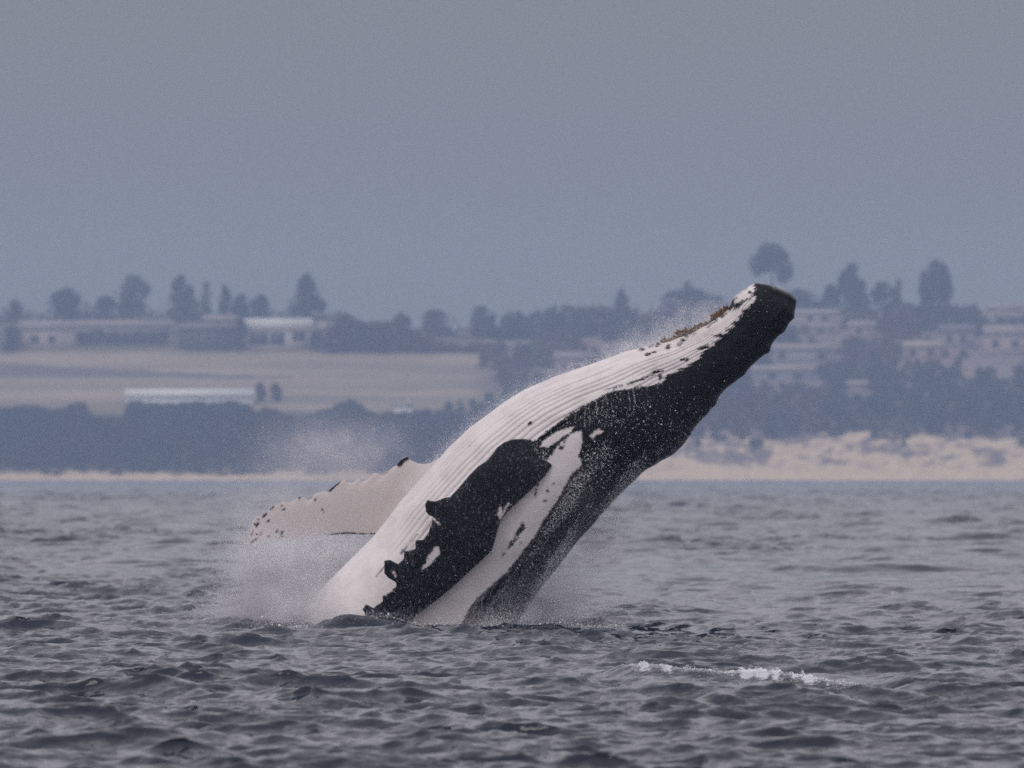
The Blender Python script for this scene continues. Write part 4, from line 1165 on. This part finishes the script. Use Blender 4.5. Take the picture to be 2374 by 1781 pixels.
# streaks of water running off the far flipper
for k in range(34):
    x0 = rp.uniform(590, 860); ln = rp.uniform(20, 110); m = int(ln * 3)
    y0 = np.interp(x0, [585, 630, 700, 870], [1268, 1254, 1247, 1240])
    A = np.concatenate([A, np.stack([x0 + rp.normal(0, 3, m) - np.linspace(0, 8, m), y0 + rp.uniform(0, 1, m) ** 1.5 * ln, np.full(m, 151.2) + rp.normal(0, .12, m)], -1)])
w_ = to_world(A[:, 0], A[:, 1], A[:, 2]); w_ = w_[w_[:, 2] > -.05]
drops('belly_splash', w_, rp.lognormal(math.log(.0023), .40, len(w_)), 'fine white splash mist beneath the far flipper on the belly side')
def mist(name, blobs, dens, label, nscale, lo, hi):
    """fine aerosol: one closed box of uneven density; blobs are (px, row, sx, sy, Y, sY, weight)"""
    t = NT(name)
    tc = t.n('ShaderNodeTexCoord')
    tot = None; bb = []
    for (px, py, sx, sy, Y, sY, wt) in blobs:
        c_ = to_world(np.array([px]), np.array([py]), np.array([Y]))[0]; sg_ = (sx * S0, sY, sy * S0)
        bb.append((c_ - np.array(sg_) * 2.3, c_ + np.array(sg_) * 2.3))
        mp = t.n('ShaderNodeVectorMath', operation='SUBTRACT'); t.l(tc.outputs['Object'], mp.inputs[0]); mp.inputs[1].default_value = tuple(c_)
        dv = t.n('ShaderNodeVectorMath', operation='DIVIDE'); t.l(mp.outputs[0], dv.inputs[0]); dv.inputs[1].default_value = sg_
        dt = t.n('ShaderNodeVectorMath', operation='DOT_PRODUCT'); t.l(dv.outputs[0], dt.inputs[0]); t.l(dv.outputs[0], dt.inputs[1])
        g = t.math('MULTIPLY', t.math('EXPONENT', t.math('MULTIPLY', dt.outputs['Value'], -1.0)), wt)
        tot = g if tot is None else t.math('ADD', tot, g)
    nz = t.noise(tc.outputs['Object'], nscale, 5, .62)
    d_ = t.math('MULTIPLY', t.math('MULTIPLY', tot, t.rng(nz.outputs['Fac'], lo, hi)), dens)
    d_ = t.math('MAXIMUM', t.math('SUBTRACT', d_, .006 * dens), 0.0)
    pv = t.n('ShaderNodeVolumePrincipled'); pv.inputs['Color'].default_value = (.985, .955, 1.0, 1); pv.inputs['Anisotropy'].default_value = .2
    t.l(d_, pv.inputs['Density']); t.l(pv.outputs[0], t.out.inputs['Volume'])
    try: t.m.cycles.volume_step_rate = .35
    except Exception: pass
    lo_ = np.min([b[0] for b in bb], 0); hi_ = np.max([b[1] for b in bb], 0)
    lo_[2] = -1.3
    v, f = box_np(lo_[0], hi_[0], lo_[1], hi_[1], lo_[2], hi_[2])
    o = link(name, mesh_np(name, v, f), t.m)
    tag(o, label, 'mist', kind='stuff')
mist('belly_mist', [(655, 1405, 80, 66, 150.6, 1.0, 1.0), (700, 1335, 85, 62, 151.8, .8, 1.0), (790, 1290, 75, 50, 152.2, .6, .9), (600, 1330, 55, 80, 151.6, .8, .6), (660, 1200, 100, 90, 153.0, .8, .30), (770, 1050, 130, 62, 152.8, .8, .42), (700, 1440, 62, 40, 149.3, .7, .9), (545, 1425, 60, 36, 150.8, .9, .4), (740, 1390, 50, 50, 148.9, .5, .45)],
     2.7, 'soft white mist hanging beneath and behind the far flipper', 2.6, .30, .66)
mist('back_mist', [(1290, 1390, 85, 60, 150.6, .8, 1.0), (1270, 1440, 100, 34, 151.2, .6, .9), (1390, 1250, 60, 80, 150.7, .6, .5), (1200, 1400, 60, 70, 148.4, .4, .05), (1330, 1150, 60, 90, 148.5, .4, .10), (1100, 1440, 70, 20, 148.2, .4, .35)],
     2.3, 'soft white mist streaming off the dark back at the waterline', 1.7, .25, .75)
mist('throat_mist', [(1650, 720, 40, 26, 150.7, .4, .5), (1590, 752, 50, 34, 150.7, .4, .8), (1520, 778, 50, 26, 150.7, .4, .7), (1450, 802, 50, 16, 150.7, .4, .5)], .8, 'faint mist flung up behind the brown fringed throat', 3.0, .3, .75)
# (b) spray flung off the throat
n = 40000
u = rp.beta(2.2, 1.6, n); bx = 1395 + u * 300
by = np.interp(bx, [1361, 1404, 1445, 1486, 1520, 1553, 1608, 1648, 1676, 1700], [848, 832, 817, 807, 799, 791, 770, 747, 729, 706])
hh = rp.exponential(1, n) * np.interp(bx, [1395, 1480, 1560, 1640, 1700], [7, 18, 25, 20, 8])
px = bx - hh * .35; py = by - hh + 2; yy = rp.normal(150.75, .3, n)
k = clumpy(px, py, yy, 81, .34, .64, .04)
px, py, yy = px[k], py[k], yy[k]
w_ = to_world(px, py, yy)
drops('throat_spray', w_, rp.lognormal(math.log(.0020), .42, len(w_)), 'thin spray flung up along the brown fringed edge of the throat')
# (c) fine drops along the belly edge
n = 12000
si = rp.integers(150, len(sg) - 60, n); off = rp.exponential(9, n) * S0
p = np.stack([Vp[si, 0] + e1[si, 0] * off + rp.normal(0, .02, n), rp.normal(150, .4, n), Vp[si, 1] + e1[si, 1] * off + rp.normal(0, .03, n)], -1)
p = p[p[:, 2] > .1]
drops('edge_spray', p, rp.lognormal(math.log(.0022), .4, len(p)), 'scattered droplets lifting off the curved white belly')
# (d) back-side splash
L_ = []
for n, cx, cy, sx, sy, y0, syy, sk in ((12000, 1290, 1380, 60, 46, 150.4, .7, -.5), (9000, 1240, 1430, 70, 22, 149.8, .8, 0), (7000, 1390, 1260, 46, 60, 150.5, .6, -.6), (5000, 1450, 1190, 40, 50, 150.6, .6, -.6), (5000, 1110, 1440, 60, 16, 148.2, .4, 0), (4000, 1380, 1410, 60, 24, 150, .8, 0)):
    px, py, yy = blob(int(n * 2.2), cx, cy, sx, sy, y0, syy, sk)
    k = clumpy(px, py, yy, 91, .38, .68)
    L_.append(np.stack([px[k], py[k], yy[k]], -1))
A = np.concatenate(L_); w_ = to_world(A[:, 0], A[:, 1], A[:, 2]); w_ = w_[w_[:, 2] > -.05]
drops('back_splash', w_, rp.lognormal(math.log(.0023), .40, len(w_)), 'thin splash mist along the dark back at the waterline')
# (e) water running down the dark flank and flipper: flecks that sit on the skin
pts = near[:, :, :]
sel = (np.sin(PH) > .15) & (pts[..., 2] > -.1)
PX_, PY_ = PPX[sel], PPY[sel]; pw = pts[sel]; nw = NRM[sel]
dens = smooth(1000, 1130, PY_) * (.35 + .65 * smooth(1120, 1400, PY_)) * smooth(.02, .12, -body_sd[sel])
dens = dens * smooth(.40, .66, fbm(PX_ * .028 + PY_ * .02, (PX_ - PY_) * .004, seed=101, octaves=4)) + .035 * smooth(.02, .10, -body_sd[sel]) * smooth(880, 1000, PY_) + .0008
NW = 15000
kk = rp.choice(len(PX_), NW, p=dens / dens.sum())
jit = rp.normal(0, .02, (NW, 3))
p = pw[kk] + nw[kk] * .010 + jit * np.array([1, .2, 1])
# thin trickles that run straight down from the edge of the white throat
tr_ = []
for k in range(12):
    x0 = rp.uniform(1285, 1470); y0 = np.interp(x0, [1212, 1288, 1323, 1388, 1442, 1530, 1590, 1640], [1020, 988, 960, 925, 906, 890, 853, 815]) - 2
    ln = rp.uniform(14, 60) * (1 if x0 < 1480 else .5); m = int(ln * 5)
    yy_ = y0 + np.linspace(0, 1, m) * ln
    xx_ = x0 + rp.normal(0, .9, m) + 1.5 * np.sin(yy_ * .12 + k)
    for a_, b_ in zip(xx_[::2], yy_[::2]):
        q_, n_ = body_at(a_, b_)
        pp_ = P2([(a_, b_)])[0]
        tr_.append((pp_[0], q_[1] - .012, pp_[1]))
rr_ = np.concatenate([rp.lognormal(math.log(.0033), .45, len(p)), rp.lognormal(math.log(.0014), .6, len(tr_))])
p = np.concatenate([p, np.array(tr_)])
drops('running_water', p, rr_, 'white flecks of water streaming down the black flank')
fsel = nfv[:, 1] < np.interp(nfs[:, 0], np.arange(15), [149.25, 148.9, 148.62, 148.50, 148.42, 148.38, 148.34, 148.3, 148.28, 148.25, 148.22, 148.2, 148.18, 148.15, 148.12]) + .16 * nfs[:, 1]
fi = np.where(fsel & (nfs[:, 0] > 2))[0]
kk = rp.choice(fi, 700)
p = nfv[kk] + np.array([0, -.012, 0]) + rp.normal(0, .02, (len(kk), 3)) * np.array([1, .2, 1])
drops('flipper_drops', p, rp.lognormal(math.log(.0030), .35, len(p)), 'scattered droplets glinting on the black near flipper')
# (f) broken water of the crest
n = 9000
xq = rp.uniform(CR_X[1], CR_X[-2], n)
k = rp.uniform(size=n) < froth(xq)
xq = xq[k]; dq = rp.normal(-.12, .24, len(xq))
yq = np.interp(xq, CR_X, CR_Y) + dq
tall = .006 + .040 * froth(xq) * vnoise(xq * 22, xq * 0, seed=62) ** 2
zq = sea_level(xq, yq) + np.minimum(rp.exponential(1, len(xq)), 2.2) * tall - .01
drops('crest_foam', np.stack([xq, yq, zq], -1), rp.lognormal(math.log(.0032), .50, len(xq)), 'white broken foam along the small breaking wave before the whale')
n = 4200
xq = rp.uniform(-4.6, 2.0, n); yq = rp.normal(148.2, 1.0, n)
zq = sea_level(xq, yq) + np.abs(rp.normal(0, .05, n))
drops('waterline_foam', np.stack([xq, yq, zq], -1), rp.lognormal(math.log(.0062), .5, n), 'bits of foam floating where the whale leaves the water', shape='oct')

# ------------------------------------------------------------------ haze over the water
v, f = box_np(-660, 660, -80, SHORE + 680, -9.0, 100.0)
hz_me = mesh_np('haze', v, f)
hm = bpy.data.materials.new('haze'); hm.use_nodes = True
hm.node_tree.nodes.clear()
ho = hm.node_tree.nodes.new('ShaderNodeOutputMaterial')
pv_ = hm.node_tree.nodes.new('ShaderNodeVolumePrincipled')
pv_.inputs['Color'].default_value = (.56, .71, 1.0, 1)
pv_.inputs['Density'].default_value = 2.3e-4
pv_.inputs['Anisotropy'].default_value = 0.1
hm.node_tree.links.new(pv_.outputs[0], ho.inputs['Volume'])
haze = link('haze', hz_me, hm)
tag(haze, 'pale blue haze filling the air between the boat and the shore', 'haze', kind='stuff')
